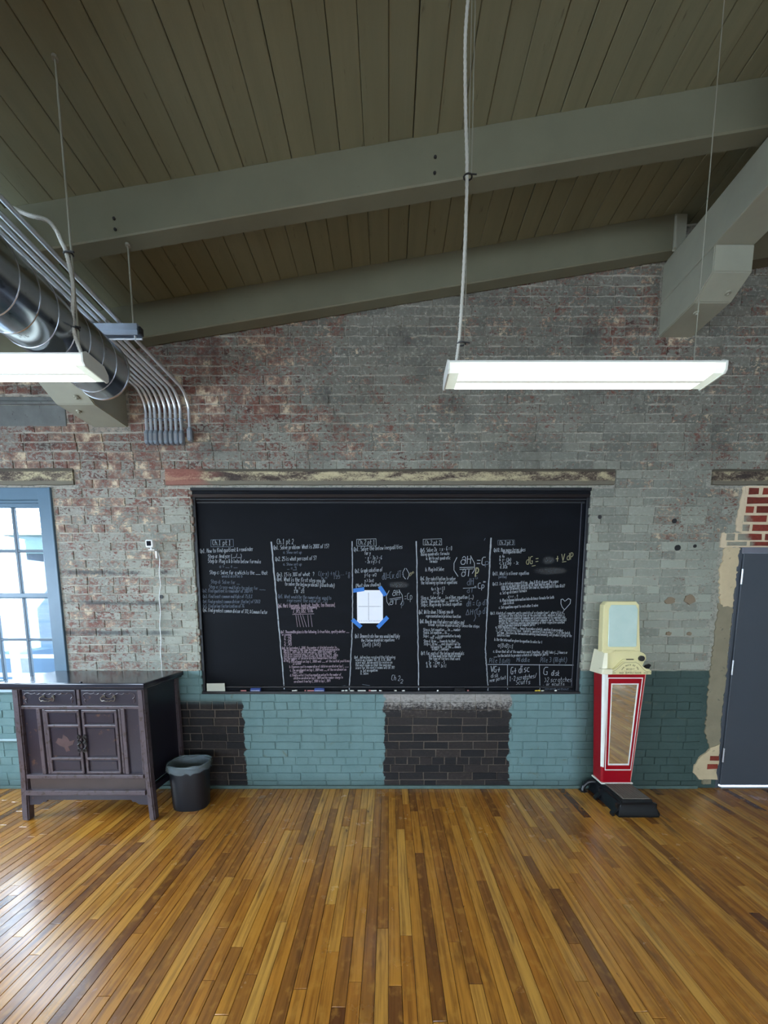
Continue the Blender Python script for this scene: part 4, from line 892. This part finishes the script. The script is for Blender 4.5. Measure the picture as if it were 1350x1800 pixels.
# ================================================================== CONDUITS
CXs = [-1.901, -1.865, -1.830, -1.790, -1.749, -1.709, -1.669, -1.629, -1.562]
labs = ['leftmost', 'second from the left', 'third from the left', 'fourth from the left', 'middle', 'fourth from the right', 'third from the right', 'second from the right', 'rightmost and separate']
for x, lb in zip(CXs, labs):
    zr = 3.232; YC = WALL-.028; yb0 = 3.13 - (x+1.9)*.0; rad = .0112; xo = x
    c_ = root('conduit', (x, YC, 2.85), 'thin steel electrical conduit bending down the brick wall, %s of the nine' % lb, 'conduit', 'nine ceiling conduits')
    b = BM(); P_ = [(x, -1.5, zr), (x, 2.0, zr), (x, YC-.13, zr)]; rb = .13
    for k in range(1, 9):
        an = math.pi/2*k/8; P_.append((x, YC-rb+rb*math.sin(an), zr-rb+rb*math.cos(an)))
    P_ += [(x, YC, 2.96)]
    tube(b, P_, rad, 10); obj('pipe', b, M['conduit'], c_, True)
    b = BM(); zt = 2.952 if x < -1.6 else 2.975
    tube(b, [(x, YC, zt+.012), (x, YC, zt)], .0145, 10)
    r1 = .017 if x < -1.6 else .019
    loft(b, [[(x+r1*s*u, YC-.004+.018*v, z) for u, v in ((-1,-.6),(-.6,-1),(.6,-1),(1,-.6),(1,1),(-1,1))] for z, s in ((zt, .7), (zt-.012, 1), (zt-.075, 1), (zt-.092, .6))])
    obj('end_fitting', b, M['zinc'], c_)
    b = BM(); loft(b, [[(x+r1*.62*u, YC-.0225+.002*v, z) for u, v in ((-1,-1),(1,-1),(1,1),(-1,1))] for z in (zt-.018, zt-.07)]); tag(obj('cover_plate', b, M['steel'], c_), 'small cover plate')
s_ = root('conduit_strap', (-1.75, WALL, 3.03), 'thin horizontal steel strap across the lower ends of the conduits on the wall', 'strap')
b = BM(); box(b, -1.92, -1.60, WALL-.016, WALL-.004, 3.045, 3.056, .001); obj('strip', b, M['zinc'], s_)
b = BM()
for x in CXs[:-1]: tube(b, [(x-.0155, WALL-.012, 3.05), (x-.014, WALL-.036, 3.05), (x, WALL-.043, 3.05), (x+.014, WALL-.036, 3.05), (x+.0155, WALL-.012, 3.05)], .0025, 6)
obj('clips', b, M['zinc'], s_)
# trapeze hanger
h_ = root('trapeze_hanger', (-1.75, 2.44, 3.14), 'galvanised channel strut hung on a rod, carrying the conduits', 'bracket')
b = BM(); x0, x1 = -2.04, -1.45
prism(b, [(2.415, 3.214), (2.415, 3.154), (2.421, 3.154), (2.421, 3.18), (2.427, 3.18), (2.427, 3.208), (2.459, 3.208), (2.459, 3.154), (2.465, 3.154), (2.465, 3.214)], 'x', x0, x1); box(b, x0, x1, 2.411, 2.415, 3.176, 3.186); obj('channel', b, M['zinc'], h_)
b = BM(); box(b, x1, x1+.014, 2.425, 2.455, 3.165, 3.205, .002); obj('end_plug', b, M['black'], h_)
b = BM(); tube(b, [(x0, 2.425, 3.135), (x1+.02, 2.425, 3.135)], .004, 6); tube(b, [(x1-.02, 2.425, 3.152), (x1-.02, 2.425, 3.13)], .006, 6); obj('crossbar', b, M['conduit'], h_)
b = BM(); tube(b, [(-1.485, 2.44, 3.20), (-1.485, 2.44, zb(-1.485))], .0045, 8); tube(b, [(-1.485, 2.44, 3.214), (-1.485, 2.44, 3.226)], .011, 6); tube(b, [(-1.485, 2.44, zb(-1.485)-.012), (-1.485, 2.44, zb(-1.485))], .014, 8); obj('threaded_rod', b, M['wire'], h_)

# ================================================================== CABINET
cb = root('sideboard_cabinet', (-2.24, 2.95, 0), 'dark plum lacquered antique sideboard cabinet under the window', 'cabinet')
CYF, CYB = 2.72, 3.19; CL, CR = -2.711, -1.765
LQ, LE, LS = M['lacquer'], M['lacquer_edge'], M['lacquer_side']
b = BM(); box(b, -2.80, -1.730, 2.672, 3.205, 1.015, 1.052, .009, 3); box(b, -2.785, -1.745, 2.690, 3.20, 1.002, 1.016, .004); tp = obj('cabinet_top', b, simple('dark_glossy_top', (40,40,50), .16, var=.15, scale=6, worn=(84,62,50), wear=.68), cb)
def leg(x0, x1, dx, y0, y1):
    b = BM(); loft(b, [[(x0+dx, y0, 0), (x1+dx, y0, 0), (x1+dx, y1, 0), (x0+dx, y1, 0)], [(x0+dx*.35, y0, .35), (x1+dx*.35, y0, .35), (x1+dx*.35, y1, .35), (x0+dx*.35, y1, .35)], [(x0, y0, 1.004), (x1, y0, 1.004), (x1, y1, 1.004), (x0, y1, 1.004)]])
    bmesh.ops.bevel(b, geom=b.edges[:], offset=.008, segments=2, affect='EDGES'); obj('leg', b, LE, cb)
leg(CL, CL+.052, -.03, CYF-.012, CYF+.045); leg(CR-.045, CR, .022, CYF-.012, CYF+.045); leg(CL, CL+.052, -.03, CYB-.05, CYB); leg(CR-.05, CR, .022, CYB-.05, CYB)
b = BM(); box(b, CR-.035, CR-.014, CYF+.03, CYB-.03, .27, 1.003); box(b, CR-.04, CR-.002, CYF+.03, CYB-.03, .20, .25, .004); tag(obj('side_panel', b, LS, cb), 'near-black plain side')
b = BM(); box(b, CL+.014, CL+.035, CYF+.03, CYB-.03, .27, 1.003); obj('side_panel', b, LS, cb)
b = BM(); box(b, CL+.03, CR-.03, CYB-.03, CYB-.015, .2, 1.003); obj('back_panel', b, LS, cb)
b = BM(); box(b, CL+.05, CR-.044, CYF+.014, CYF+.03, .30, 1.003); obj('front_carcass', b, LQ, cb)
b = BM(); rl = lambda x0, x1, z0, z1, y=CYF-.002: box(b, x0, x1, y, CYF+.03, z0, z1, .006, 2)
rl(CL+.045, CR-.04, .852, .878); rl(CL+.045, CR-.04, .996, 1.005); rl(-2.253, -2.231, .87, 1.0); rl(CL+.045, CR-.04, .33, .36, CYF-.014); rl(CL+.03, CR-.03, .205, .243, CYF-.024)
rl(-2.558, -2.530, .355, .858); rl(-1.945, -1.917, .355, .858); rl(-2.518, -2.498, .360, .85, CYF+.002); rl(-1.968, -1.95, .36, .85, CYF+.002); rl(CR-.052, CR-.04, .355, .858)
obj('front_frame', b, LE, cb)
b = BM(); box(b, CL+.05, CR-.04, CYF+.004, CYF+.02, .24, .335, .002); tag(obj('lower_panel', b, simple('brown_lacquer', (62,50,48), .4, var=.25, scale=10), cb), 'browner lower panel')
b = BM(); prism(b, [(CL+.03,.207),(CR-.03,.207),(CR-.03,.118),(CR-.10,.122),(CR-.125,.142),(CR-.145,.142),(CR-.155,.158),(CL+.165,.158),(CL+.155,.142),(CL+.13,.142),(CL+.105,.122),(CL+.03,.118)], 'y', CYF+.002, CYF+.02); tag(obj('apron', b, LQ, cb), 'stepped apron')
for x0, x1 in ((-2.648, -2.262), (-2.222, -1.812)):
    b = BM(); box(b, x0, x1, CYF+.001, CYF+.03, .882, .993, .006, 2); dr = obj('drawer', b, LQ, cb)
    # carved cloud border
    b = BM(); zt, zb_ = .975, .897; P_ = []
    cp = [(x0+.03, .90), (x0+.022, .918), (x0+.035, .928), (x0+.02, .945), (x0+.024, .965), (x0+.05, .972), (x0+.07, .964), (x0+.10, .972)]
    for q in (cp, [(x0+x1-u, v) for u, v in cp]): tube(b, smooth_path([(u, CYF-.0005, v) for u, v in q], 4), .003, 5)
    nx = 5
    for k in range(nx):
        u = x0+.115 + (x1-x0-.23)*k/(nx-1); tube(b, smooth_path([(u-.02, CYF-.0005, .968), (u, CYF-.0005, .961), (u+.02, CYF-.0005, .970)], 4), .0028, 5)
    obj('carved_border', b, LE, dr)
    xc = (x0+x1)/2; b = BM()
    for s in (-1, 1): disc(b, (xc+s*.035, CYF-.004, .948), 'y', .010, .006, 10)
    tube(b, smooth_path([(xc-.035, CYF-.012, .948), (xc-.052, CYF-.016, .938), (xc-.044, CYF-.016, .916), (xc-.026, CYF-.018, .920), (xc-.012, CYF-.018, .914), (xc, CYF-.018, .918), (xc+.012, CYF-.018, .914), (xc+.026, CYF-.018, .920), (xc+.044, CYF-.016, .916), (xc+.052, CYF-.016, .938), (xc+.035, CYF-.012, .948)], 4), .0036, 6)
    tube(b, smooth_path([(xc-.03, CYF-.004, .945), (xc-.015, CYF-.006, .933), (xc+.015, CYF-.006, .933), (xc+.03, CYF-.004, .945)], 4), .003, 5); tag(obj('handle', b, M['brass'], dr, True), 'ornate metal bail handle')
for k, (x0, x1) in enumerate(((-2.494, -2.245), (-2.229, -1.972))):
    b = BM(); box(b, x0, x1, CYF+.008, CYF+.02, .364, .846); do = obj('door', b, LQ, cb)
    b = BM(); g = lambda a, c, d, e: box(b, a, c, CYF-.004, CYF+.016, d, e, .006, 2)
    g(x0, x0+.018, .364, .846); g(x1-.018, x1, .364, .846)
    for z in (.837, .727, .478, .372): g(x0, x1, z-.010, z+.010)
    obj('door_frame', b, LE, do)
    for z0, z1 in ((.739, .825), (.490, .715), (.384, .466)):
        b = BM(); box(b, x0+.030, x1-.030, CYF+.003, CYF+.012, z0+.008, z1-.008, .003); obj('door_panel', b, LQ, do)
    if k == 0:
        b = BM(); xm = (x0+x1)/2; prism(b, [(xm-.07,.60),(xm-.05,.635),(xm-.02,.628),(xm-.01,.66),(xm+.02,.64),(xm+.035,.61),(xm+.07,.62),(xm+.055,.585),(xm+.02,.57),(xm+.03,.54),(xm,.53),(xm-.01,.565),(xm-.04,.575)], 'y', CYF+.0018, CYF+.004); tag(obj('worn_patch', b, M['stain'], do), 'reddish worn patch where a fitting was')
    s = 1 if k == 0 else -1; xh = (x1-.012) if k == 0 else (x0+.012); b = BM()
    tube(b, smooth_path([(xh-.014*s, CYF-.008, .645), (xh, CYF-.010, .66), (xh+.006*s, CYF-.010, .64), (xh-.010*s, CYF-.010, .62), (xh+.004*s, CYF-.010, .60), (xh-.012*s, CYF-.010, .585), (xh, CYF-.012, .56), (xh+.004*s, CYF-.012, .545)], 4), .0055, 6); disc(b, (xh, CYF-.012, .605), 'y', .013, .008, 10); disc(b, (xh, CYF-.012, .65), 'y', .010, .008, 10)
    tube(b, [(xh+.011*math.cos(a), CYF-.016, .548+.014*math.sin(a)) for a in [i*math.pi/6 for i in range(13)]], .003, 5); tag(obj('door_pull', b, M['black'], do, True), 'dark scrolled metal pull')
b = BM(); tube(b, smooth_path([(CR-.16, CYF-.034, .247), (CR-.12, CYF-.030, .215), (CR-.10, CYF-.03, .245)], 5), .002, 5)
b = BM(); prism(b, [(-2.21, 2.70), (-2.195, 2.695), (-2.192, 2.708), (-2.207, 2.712)], 'z', 1.0525, 1.0575); tag(obj('debris_chip', b, M['black']), 'tiny black chip lying near the front edge of the cabinet top', 'debris')

# ================================================================== BIN
bn = root('waste_bin', (-1.625, 2.93, 0), 'dark plastic waste bin with a clear bag, right of the cabinet', 'bin')
bx_, by_ = -1.583, 2.935
def oval(cx, cy, a, c, z, n=36, wob=0): return [(cx+a*math.copysign(abs(math.cos(t))**.75, math.cos(t))*(1+rs.uniform(-wob, wob)), cy+c*math.copysign(abs(math.sin(t))**.75, math.sin(t))*(1+rs.uniform(-wob, wob)), z+rs.uniform(-wob, wob)*.25) for t in [2*math.pi*k/n for k in range(n)]]
b = BM(); loft(b, [oval(bx_, by_, .128, .10, .0), oval(bx_, by_, .130, .103, .01), oval(bx_, by_, .146, .118, .345), oval(bx_, by_, .152, .124, .35), oval(bx_, by_, .152, .124, .362), oval(bx_, by_, .143, .114, .362), oval(bx_, by_, .134, .098, .014)]); obj('bin_body', b, M['bin'], bn, True)
b = BM(); rs2 = rs; loft(b, [oval(bx_, by_, .100, .07, .10, 36, .08), oval(bx_, by_, .134, .100, .20, 36, .04), oval(bx_, by_, .140, .111, .355, 36, .01), oval(bx_, by_, .150, .120, .372, 36, .02), oval(bx_, by_, .157, .131, .372, 36, .03), oval(bx_, by_, .160, .137, .345, 36, .035), oval(bx_, by_, .159, .134, .315, 36, .05)], cap=False); tag(obj('bin_bag', b, M['bag'], bn, True), 'clear crumpled bag folded over the rim')

# ================================================================== WEIGHING SCALE
sc = root('weighing_scale', (1.90, 3.0, 0), 'vintage red and cream coin-operated weighing scale with mirror, right of the blackboard', 'scale')
def rect(cx, w, y0, y1, z): return [(cx-w/2, y0, z), (cx+w/2, y0, z), (cx+w/2, y1, z), (cx-w/2, y1, z)]
XC = 1.90
b = BM(); loft(b, [rect(XC, .31, 2.750, 3.20, 0), rect(XC, .312, 2.749, 3.20, .012), rect(XC, .300, 2.757, 3.20, .02), rect(XC-.001, .275, 2.768, 3.20, .075), rect(XC, .262, 2.772, 3.20, .085), rect(XC, .262, 2.772, 3.20, .098), rect(XC, .240, 2.785, 3.20, .104), rect(XC, .232, 2.79, 3.20, .124)])
bmesh.ops.bevel(b, geom=[e for e in b.edges], offset=.004, segments=2, affect='EDGES'); bs = obj('base', b, M['iron'], sc, True)
b = BM(); box(b, XC-.105, XC+.105, 2.795, 3.045, .124, .131, .002)
for k in range(9): box(b, XC-.095+.0235*k, XC-.09+.0235*k, 2.80, 3.04, .131, .1325)
tag(obj('tread_plate', b, M['tread'], sc), 'worn grey-brown rubber tread')
for y in (2.79, 3.03):
    for s in (-1, 1):
        b = BM(); xo = XC+s*.143; loft(b, [[(xo+s*.018+dx, y+dy, z) for dx, dy in ((-.03,-.02),(.0+.012*s,-.016),(.0+.012*s,.016),(-.03,.02))] for z in (0, .018)] + [[(xo-.005*s+dx, y+dy, z) for dx, dy in ((-.02,-.014),(.01,-.012),(.01,.012),(-.02,.014))] for z in (.06, .095)]); obj('foot', b, M['iron'], sc, True)
b = BM(); tube(b, smooth_path([(XC-.12, 3.16, .09), (XC-.17, 3.17, .085), (XC-.21, 3.17, .05), (XC-.225, 3.16, .015), (XC-.21, 3.155, .0)], 5), [.022]*6+[.018]*6+[.014]*6+[.016]*3, 10); box(b, XC-.245, XC-.195, 3.14, 3.19, 0, .014, .004); tag(obj('rear_foot', b, M['iron'], sc, True), 'curled iron rear foot')
# column (wider at the top), white corner bands, mirror panel
def colw(z): t_ = (z-.135)/(1.05-.135); return .252 + t_*(.350-.252)
def coly(z): t_ = (z-.135)/(1.05-.135); return 3.052 - .012*t_
CXc = 1.897
b = BM(); loft(b, [[(CXc-colw(z)/2+.012, coly(z), z), (CXc+colw(z)/2-.012, coly(z), z), (CXc+colw(z)/2, coly(z)+.014, z), (CXc+colw(z)/2-.01, 3.20, z), (CXc-colw(z)/2+.01, 3.20, z), (CXc-colw(z)/2, coly(z)+.014, z)] for z in (.135, .30, 1.06)]); obj('column', b, M['red'], sc)
b = BM(); box(b, CXc-.132, CXc+.132, 3.042, 3.20, .124, .137, .003); obj('column_foot_trim', b, M['white'], sc)
b = BM()
def strip(u0, u1, z0, z1, th, mi=0, inset=0):
    """strip on the front face between fractional widths u0,u1 (-1..1)"""
    loft(b, [[(CXc+u0*colw(z)/2, coly(z)-th, z), (CXc+u1*colw(z)/2, coly(z)-th, z), (CXc+u1*colw(z)/2, coly(z)+.003, z), (CXc+u0*colw(z)/2, coly(z)+.003, z)] for z in (z0, z1)])
b = BM(); loft(b, [[(CXc-colw(z)/2-.002, coly(z)+.016, z), (CXc-colw(z)/2+.010, coly(z)-.003, z), (CXc-colw(z)/2+.010+wd, coly(z)-.003, z), (CXc-colw(z)/2+.010+wd, coly(z)+.003, z), (CXc-colw(z)/2+.004, coly(z)+.02, z)] for z, wd in ((.27, .006), (1.05, .026))]); tag(obj('corner_band', b, M['white'], sc), 'tapering white band on the left corner')
b = BM(); loft(b, [[(CXc+colw(z)/2+.002, coly(z)+.016, z), (CXc+colw(z)/2-.010, coly(z)-.003, z), (CXc+colw(z)/2-.010-.004, coly(z)-.003, z), (CXc+colw(z)/2-.010-.004, coly(z)+.003, z), (CXc+colw(z)/2-.004, coly(z)+.02, z)] for z in (.15, 1.05)]); tag(obj('corner_band', b, simple('pink_line', (214,150,140), .3), sc), 'thin pale line on the right corner')
b = BM(); pk = (.245, 1.022); strip(-.80, -.765, *pk, .003); strip(.80, .83, *pk, .003); strip(-.80, .83, .243, .250, .003); strip(-.80, .83, 1.016, 1.024, .003); obj('outer_pinstripe', b, M['white'], sc)
b = BM(); strip(-.62, -.585, .295, .972, .004); strip(.60, .665, .295, .972, .004); strip(-.62, .665, .287, .300, .004); strip(-.62, .665, .967, .976, .004); obj('mirror_frame', b, M['white'], sc)
b = BM(); strip(-.585, .60, .300, .967, .0025); obj('mirror', b, M['mirror'], sc)
# head
b = BM()
HY = 3.005
body = [(1.712,1.055),(2.092,1.055),(2.092,1.092),(2.062,1.096),(2.03,1.115),(2.04,1.15),(2.055,1.175),(2.05,1.205),(2.03,1.222),(1.99,1.238),(1.95,1.25),(1.80,1.25),(1.76,1.235),(1.735,1.235),(1.730,1.20)]
loft(b, [[(x if x > 1.75 else x-.0, HY+.035, z) for x, z in body], [(x if x > 1.8 else x-.012, 3.20, z) for x, z in body]]); obj('head_body', b, M['cream'], sc)
b = BM(); loft(b, [[(1.694,3.02,1.055),(1.735,3.012,1.055),(1.735,3.2,1.052),(1.694,3.2,1.052)], [(1.708,3.03,1.16),(1.738,3.022,1.16),(1.738,3.2,1.16),(1.708,3.2,1.16)], [(1.722,3.04,1.236),(1.742,3.035,1.236),(1.742,3.2,1.24),(1.722,3.2,1.24)]]); box(b, 1.690, 1.775, HY-.004, 3.06, 1.055, 1.10, .008, 2);  tag(obj('head_cheek', b, simple('daylit_cream_enamel', (228,222,192), .3, var=.03), sc), 'left cheek of the casting, daylight painted into its paler colour')  # paler than the head: daylight on its left face is in the colour
# front name plate with hump
hump = [(1.735,1.055),(2.085,1.055),(2.085,1.085),(2.055,1.088),(2.03,1.10),(1.985,1.145),(1.965,1.158),(1.86,1.158),(1.84,1.145),(1.795,1.098),(1.775,1.088),(1.735,1.085)]
b = BM(); prism(b, hump, 'y', HY, 3.05); bmesh.ops.bevel(b, geom=[e for e in b.edges if abs(e.verts[0].co.y-e.verts[1].co.y) < 1e-6 and e.verts[0].co.y < HY+.001], offset=.006, segments=2, affect='EDGES'); obj('name_plate', b, M['cream'], sc)
b = BM()
loft(b, [[(x, y, z) for x, z in [(1.80,1.10),(1.845,1.158),(1.865,1.175),(1.965,1.175),(1.985,1.158),(2.02,1.12),(2.0,1.10)]] for y in (3.022, 3.05)]); obj('hood', b, M['cream'], sc)
b = BM(); box(b, 1.885, 1.945, 3.018, 3.03, 1.170, 1.177, .002); tag(obj('coin_slot', b, M['black'], sc), 'dark slot')
b = BM(); TS = lambda x, z: (x, HY-.0012, z)
ri = [(1.748,1.060),(1.748,1.076),(1.78,1.080),(1.80,1.092),(1.85,1.14),(1.868,1.15),(1.955,1.15),(1.975,1.14),(2.022,1.092),(2.04,1.080),(2.072,1.076),(2.072,1.060)]
ribbon(b, ri, .0022, TS, 0, rs)
arc = 'HOW MUCH DO YOU'; n = len(arc)
for i, chh in enumerate(arc):
    an = R(158 - 136*i/(n-1)); cx_, cz_ = 1.911 + .066*math.cos(an), 1.075+.052*math.sin(an)
    ax = (math.sin(an), -math.cos(an)); hh = .011
    A_ = (cx_-ax[0]*.0045, cz_-ax[1]*.0045); B_ = (cx_+ax[0]*.0055, cz_+ax[1]*.0055)
    if chh != ' ': text_strokes(b, chh, A_, B_, hh, .0022, TS, 0, random.Random(1))
text_strokes(b, 'WEIGH ?', (1.880,1.093), (1.945,1.093), .011, .0022, TS, 0, random.Random(1)); text_strokes(b, 'NO SPRINGS', (1.828,1.0625), (2.005,1.0625), .012, .0028, TS, 0, random.Random(1))
for k in range(3): ribbon(b, [(1.865+.038*k, 1.083), (1.888+.038*k, 1.083)], .0014, TS, 0, rs)
for x0 in (1.757, 2.018):
    for k in range(4): ribbon(b, [(x0+.004*(k % 2), 1.062+.004*k), (x0+.042-.004*(k % 2), 1.062+.004*k)], .0012, TS, 0, rs)
tag(obj('lettering', b, M['gold'], sc), 'dark lettering HOW MUCH DO YOU WEIGH? NO SPRINGS')
b = BM(); disc(b, (2.012, 3.022, 1.180), 'y', .022, .022, 20); tag(obj('coin_knob', b, M['black'], sc, True), 'round black opening')
b = BM(); loft(b, [[(2.035,3.02,1.10),(2.07,3.02,1.098),(2.07,3.05,1.098),(2.035,3.05,1.10)], [(2.055,3.02,1.125),(2.085,3.02,1.122),(2.085,3.05,1.122),(2.055,3.05,1.125)], [(2.078,3.025,1.135),(2.088,3.025,1.128),(2.088,3.045,1.128),(2.078,3.045,1.135)]]); tag(obj('lever', b, M['iron'], sc), 'small black lever')
# mirror housing leaning back
def frame_pts(s, y): 
    base = [(1.700,1.232),(2.005,1.232),(1.998,1.34),(1.992,1.605),(1.968,1.632),(1.738,1.632),(1.712,1.605),(1.704,1.40)]
    cx, cz = 1.851, 1.44; return [(cx+(x-cx)*s, y + (z-1.24)*.10, cz+(z-cz)*(1-(1-s)*.75)) for x, z in base]
def dial_pts(s, y):
    base = [(1.745,1.285),(1.752,1.277),(1.958,1.277),(1.965,1.285),(1.972,1.565),(1.955,1.598),(1.765,1.598),(1.750,1.565)]
    cx, cz = 1.858, 1.44; return [(cx+(x-cx)*s, y + (z-1.24)*.10, cz+(z-cz)*s) for x, z in base]
b = BM(); loft(b, [frame_pts(.97, 3.036), frame_pts(1, 3.046), frame_pts(1, 3.10)]); obj('mirror_housing', b, M['cream'], sc)
b = BM(); loft(b, [dial_pts(1.03, 3.031), dial_pts(1.0, 3.030), dial_pts(1.0, 3.04)]); tag(obj('mirror_glass', b, M['dial'], sc), 'pale blue-green glass reflecting the room')
b = BM(); loft(b, [[(1.79,3.02,1.238),(1.955,3.02,1.238),(1.955,3.05,1.238),(1.79,3.05,1.238)], [(1.80,3.028,1.248),(1.945,3.028,1.248),(1.945,3.05,1.248),(1.80,3.05,1.248)]]); loft(b, [[(1.705,3.03,1.225),(1.76,3.02,1.225),(1.79,3.02,1.240),(1.79,3.05,1.24),(1.705,3.06,1.24)], [(1.71,3.035,1.245),(1.77,3.03,1.25),(1.79,3.03,1.25),(1.79,3.05,1.25),(1.71,3.06,1.25)]]); obj('shoulder', b, M['cream'], sc)

# ================================================================== SECURITY CAMERA
sc_ = root('security_camera', (-1.935, WALL-.05, 2.03), 'small white cube camera on the brick wall with a cord down to the cabinet', 'camera')
c = onY(265, 956, WALL-.06); x, z = c.x, c.z
b = BM(); box(b, x-.030, x+.030, WALL-.085, WALL-.038, z-.030, z+.030, .010, 3); obj('camera_body', b, M['white_plastic'], sc_, True)
b = BM(); box(b, x-.020, x+.018, WALL-.0868, WALL-.080, z-.020, z+.020, .004, 2); obj('lens_face', b, M['lensblack'], sc_)
b = BM(); tube(b, [(x, WALL-.06, z-.028), (x, WALL-.055, z-.048)], .006, 8); box(b, x-.022, x+.03, WALL-.07, WALL-.004, z-.052, z-.044, .003); box(b, x+.012, x+.026, WALL-.03, WALL-.004, z-.11, z-.05, .003); obj('stand', b, M['white_plastic'], sc_)
b = BM(); pts = [(x+.01, WALL-.03, z-.05)] + [tuple(onY(px, py, WALL-.012)) for px, py in ((278,972), (281,985), (280,1005), (282,1028), (280,1050), (282,1075), (281,1100), (283,1125), (282,1145), (284,1165))] ; pts.append((pts[-1][0]+.002, WALL-.02, 1.055))
tube(b, smooth_path(pts, 6), .0032, 6); tag(obj('cord', b, M['white_plastic'], sc_, True), 'white cord wandering down the bricks')
print('bricks', len(bricks), 'boards', len(boards))
